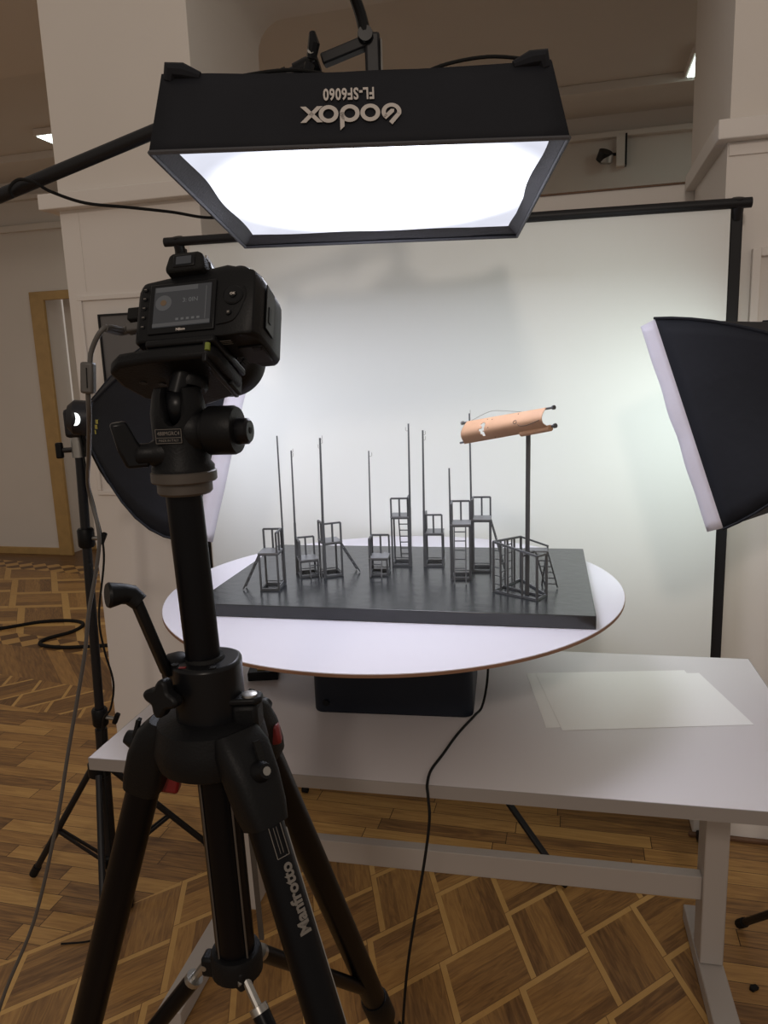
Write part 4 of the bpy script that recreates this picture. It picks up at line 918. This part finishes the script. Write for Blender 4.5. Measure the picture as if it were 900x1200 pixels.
q = MB().box((-0.010, -0.0392, 0.0765), (0.022, 0.002, 0.013)); eg = q.build('eyepiece_window', 'plastic2', t, bevel=0.001)
MB().box((-0.010, -0.0404, 0.0765), (0.015, 0.0006, 0.008)).build('eyepiece_glass', 'screen', eg)
q = MB(); q.box((-0.009, -0.006, 0.0938), (0.021, 0.020, 0.0014)); q.box((-0.0185, -0.006, 0.0955), (0.002, 0.020, 0.002)); q.box((0.0005, -0.006, 0.0955), (0.002, 0.020, 0.002)); q.build('hot_shoe', 'greymetal', t)
# screen
MB().box((-0.0125, -0.0308, 0.0325), (0.066, 0.003, 0.052)).build('screen_frame', 'plastic2', t, bevel=0.001)
sc = MB().box((-0.012, -0.0326, 0.0335), (0.0565, 0.0006, 0.0420)).build('screen', 'screen', t)
MB().box((-0.018, -0.0331, 0.0515), (0.042, 0.0004, 0.0050)).build('screen_bar', 'screenbar', sc)
MB().box((-0.012, -0.0331, 0.0148), (0.0565, 0.0004, 0.0034)).build('screen_bar', 'screenbar', sc)
MB().box((0.0115, -0.0331, 0.0345), (0.0008, 0.0004, 0.034)).build('screen_line', 'screenbar', sc)
q = MB(); q.lathe([(0.0080, 0), (0.0080, 0.0004)], (-0.0305, -0.0329, 0.0375), (0, -1, 0), 28); q.build('screen_dial', 'screenbar', sc)
MB().lathe([(0.0030, 0), (0.0030, 0.0003)], (-0.0305, -0.0334, 0.0375), (0, -1, 0), 20).build('screen_dot', 'amber', sc)
text_mesh('3: 0IN', 0.0062, 'screentext', (-0.004, -0.0331, 0.0385), (1, 0, 0), (0, 0, 1), sc, 'screen_digits')
for k in range(5): MB().box((-0.016 + k * 0.0052, -0.0331, 0.0195), (0.0028, 0.0003, 0.0022)).build('screen_icon', 'screentext', sc)
text_mesh('Nikon', 0.0036, 'logo', (-0.012, -0.0327, 0.0090), (1, 0, 0), (0, 0, 1), t, 'brand_lettering', bold=0.0001)
# buttons: left column, pad, delete button
for k in range(5):
    b_ = MB().lathe([(0.0026, 0), (0.0024, 0.0012)], (-0.0515, -0.0295, 0.0555 - k * 0.0098), (0, -1, 0), 14).build('button', 'plastic2', t)
    MB().box((-0.0515, -0.0309, 0.0555 - k * 0.0098), (0.0026, 0.0003, 0.0009)).build('button_mark', 'dimlogo', b_)
q = MB(); q.lathe([(0.0098, 0), (0.0098, 0.0012), (0.0085, 0.0022), (0.0042, 0.0018)], (0.0375, -0.0305, 0.0400), (0, -1, 0), 32); pad = q.build('selector_pad', 'plastic2', t)
MB().lathe([(0.0036, 0.0015), (0.0034, 0.0028)], (0.0375, -0.0305, 0.0400), (0, -1, 0), 20).build('ok_button', 'plastic', pad)
text_mesh('OK', 0.0034, 'logo', (0.0375, -0.0334, 0.0400), (1, 0, 0), (0, 0, 1), pad, 'ok_lettering', bold=0.0001)
q = MB().lathe([(0.0030, 0), (0.0028, 0.0014)], (0.0335, -0.0305, 0.0225), (0, -1, 0), 16).build('button', 'plastic2', t); MB().box((0.0335, -0.0321, 0.0225), (0.0022, 0.0003, 0.0022)).build('button_mark', 'dimlogo', q)
MB().tube(smooth_pts([(0.027, -0.0312, 0.066), (0.0275, -0.0312, 0.058), (0.026, -0.0312, 0.050)], 4) + smooth_pts([(0.0475, -0.0312, 0.048), (0.0495, -0.0312, 0.040), (0.047, -0.0312, 0.030), (0.042, -0.0312, 0.020), (0.036, -0.0312, 0.0145), (0.022, -0.0312, 0.012)], 5), 0.0005, 6) 
MB().tube(smooth_pts([(0.0475, -0.0310, 0.048), (0.0495, -0.0310, 0.040), (0.047, -0.0310, 0.030), (0.042, -0.0310, 0.019), (0.036, -0.0310, 0.0135), (0.022, -0.0310, 0.0115)], 5), 0.0007, 6).build('thumb_ridge', 'plastic2', t)
MB().lathe([(0.0085, 0.0), (0.0095, 0.002), (0.0095, 0.006), (0.008, 0.0075)], (0.038, -0.014, 0.069), (0.1, 0, 1), 28).build('mode_dial', 'plastic2', t)
MB().lathe([(0.005, 0), (0.0045, 0.003)], (0.053, 0.022, 0.063), (0.1, 0.1, 1), 20).build('shutter_button', 'plastic2', t)
# side door, foot covers
q = MB(); q.box((0.0632, -0.002, 0.036), (0.0012, 0.022, 0.046)); q.build('card_door', 'plastic2', t, bevel=0.0008)
MB().box((0.0640, -0.004, 0.030), (0.0010, 0.006, 0.016)).build('door_mark', 'plastic', t)
q = MB(); q.box((0.046, 0.010, -0.0008), (0.024, 0.032, 0.0016)); bdv = q.build('battery_door', 'plastic2', t, bevel=0.0006)
MB().box((0.052, -0.002, -0.0020), (0.008, 0.006, 0.001)).build('battery_latch', 'plastic', bdv)
q = MB()
for k in range(3): q.box((0.018, -0.020 + k * 0.003, -0.0006), (0.030, 0.0006, 0.0004))
q.build('rating_lines', 'dimlogo', t)
# lens
q = MB(); q.lathe([(0.0300, 0.012), (0.0320, 0.016), (0.0325, 0.030), (0.0300, 0.032), (0.0300, 0.036), (0.0345, 0.038), (0.0345, 0.060), (0.0330, 0.062), (0.0330, 0.074), (0.0350, 0.078), (0.0360, 0.100), (0.0345, 0.103), (0.0310, 0.103), (0.0290, 0.090)], (-0.012, 0, 0.035), (0, 1, 0), 48)
ln_ = q.build('lens', 'plastic', t)
q = MB()
for k in range(44):
    a = 2 * PI * k / 44; x, z = math.cos(a), math.sin(a)
    for yy in (0.0435, 0.0545): q.box((-0.012 + 0.0347 * x, yy, 0.035 + 0.0347 * z), (0.0022, 0.0085, 0.0032), Matrix.Rotation(-a, 3, 'Y'))
q.build('zoom_ring_ridges', 'rubber', ln_)
MB().lathe([(0.0285, 0.091), (0.024, 0.0935), (0.012, 0.0952), (0.001, 0.0957)], (-0.012, 0, 0.035), (0, 1, 0), 40).build('front_glass', 'screen', ln_)
# strap lug, port cover and plug on the left side
q = MB(); q.box((-0.0705, -0.010, 0.0415), (0.014, 0.012, 0.013)); q.box((-0.0635, -0.010, 0.0415), (0.004, 0.009, 0.010)); q.build('port_plug', 'rubber', t, bevel=0.0015)

# usb cable with ferrite, hanging to the floor at the left
def cw_(p): return CO + QR @ (V(p) * CS)
u0 = cw_((-0.062, -0.010, 0.0285)); CP = u0.copy()
t = thing('usb_cable', 'grey camera cable with a ferrite bead hanging at the left of the tripod', 'cable', CP)
P1 = [u0, cw_((-0.080, -0.011, 0.0265)), V((-0.2170, 0.62, 1.5385)), V((-0.229, 0.62, 1.522)), V((-0.2325, 0.62, 1.505)), V((-0.2355, 0.62, 1.490)), V((-0.243, 0.635, 1.465)), V((-0.272, 0.70, 1.428)), V((-0.315, 0.80, 1.385)), V((-0.309, 0.80, 1.335)), V((-0.316, 0.80, 1.295)), V((-0.330, 0.80, 1.245)), V((-0.341, 0.80, 1.192)), V((-0.371, 0.80, 1.082)), V((-0.397, 0.80, 0.985)), V((-0.438, 0.80, 0.862)), V((-0.494, 0.80, 0.745)), V((-0.54, 0.80, 0.60)), V((-0.58, 0.79, 0.30)), V((-0.60, 0.78, 0.02)), V((-0.66, 0.70, 0.004))]
MB().tube([p - CP for p in smooth_pts(P1, 6)], 0.0021, 10).build('cord', 'usb', t)
q = MB(); q.bar(u0 - CP, cw_((-0.078, -0.011, 0.0268)) - CP, 0.009, 0.0075, QR @ V((0, 0, 1))); q.build('plug', 'usb', t, bevel=0.0015)
MB().tube([p - CP for p in smooth_pts([cw_((-0.077, -0.011, 0.0268)), cw_((-0.086, -0.011, 0.0255)), V((-0.2170, 0.62, 1.5385))], 4)], [0.0038 - 0.0001 * i for i in range(9)], 10).build('strain_relief', 'usb', t)
fb = V((-0.234, 0.62, 1.500)); q = MB(); q.bar(fb + V((0.001, 0, 0.0125)) - CP, fb + V((-0.0015, 0, -0.0125)) - CP, 0.0105, 0.010, (0, 1, 0)); fe = q.build('ferrite_bead', 'usb', t, bevel=0.002)
q = MB(); q.bar(fb + V((0.001, -0.0052, 0.008)) - CP, fb + V((0, -0.0052, -0.008)) - CP, 0.0008, 0.0006); q.build('bead_seam', 'rubber', fe)

# other cables
cable('power_cable', [(-0.772, 1.95, 1.40), (-0.760, 1.92, 1.33), (-0.747, 1.90, 1.24), (-0.736, 1.90, 1.163), (-0.727, 1.90, 1.05), (-0.757, 1.90, 0.89), (-0.754, 1.90, 0.795), (-0.739, 1.90, 0.70), (-0.758, 1.91, 0.621), (-0.80, 1.95, 0.56), (-0.815, 1.96, 0.40), (-0.80, 1.90, 0.10), (-0.784, 1.90, 0.03)], 0.0028, 'rubber', 'thin black cable running down beside the left light stand')
t = thing('cable_switch', 'small black inline cable plug on the floor behind the tripod leg', 'plug', (-0.784, 1.948, 0.0))
MB().tube([(0.0, 0.025, 0.012), (0.003, 0.015, 0.012), (0.012, -0.03, 0.012), (0.013, -0.036, 0.012)], [0.007, 0.010, 0.012, 0.008], 12).build('body', 'rubber', t)
MB().tube(smooth_pts([(0.013, -0.035, 0.010), (0.016, -0.08, 0.004), (-0.01, -0.13, 0.004), (-0.06, -0.155, 0.004), (-0.13, -0.16, 0.004)], 6), 0.0025, 8).build('cord', 'rubber', t)
cable('floor_cable', [(-3.4, 3.9, 0.008), (-2.80, 4.28, 0.008), (-2.385, 4.439, 0.008), (-2.168, 4.541, 0.008), (-1.98, 4.54, 0.008), (-1.88, 4.46, 0.008), (-1.90, 4.33, 0.008), (-2.003, 4.222, 0.008), (-2.00, 4.13, 0.008), (-1.865, 4.071, 0.008), (-1.694, 4.067, 0.008), (-1.2, 4.10, 0.008)], 0.011, 'rubber', 'black cable curling across the parquet of the far room')
cable('power_cable', [(0.225, 1.60, 0.985), (0.2215, 1.58, 0.93), (0.212, 1.545, 0.83), (0.200, 1.545, 0.764), (0.180, 1.520, 0.7535), (0.135, 1.44, 0.7535), (0.098, 1.36, 0.7535), (0.070, 1.30, 0.7535), (0.060, 1.250, 0.7545), (0.060, 1.2305, 0.743), (0.061, 1.226, 0.698), (0.050, 1.23, 0.613), (0.030, 1.23, 0.50), (0.012, 1.24, 0.38), (0.0, 1.28, 0.22), (-0.004, 1.38, 0.06), (-0.008, 1.499, 0.005), (-0.03, 1.40, 0.004), (-0.10, 1.2, 0.004)], 0.0027, 'rubber', 'black cable from the turntable box hanging over the front of the desk')
# scrap on the floor
t = thing('floor_scrap', 'tiny dark scrap lying on the planks right of the desk leg', 'scrap', (0.845, 1.560, 0.0), R(30))
MB().prism([(-0.010, -0.006), (0.009, -0.008), (0.011, 0.004), (-0.002, 0.009), (-0.011, 0.004)], (0, 0, 0.0), (1, 0, 0), (0, 1, 0), (0.002, 0, 0.007)).build('piece', 'rubber', t, bevel=0.0015)
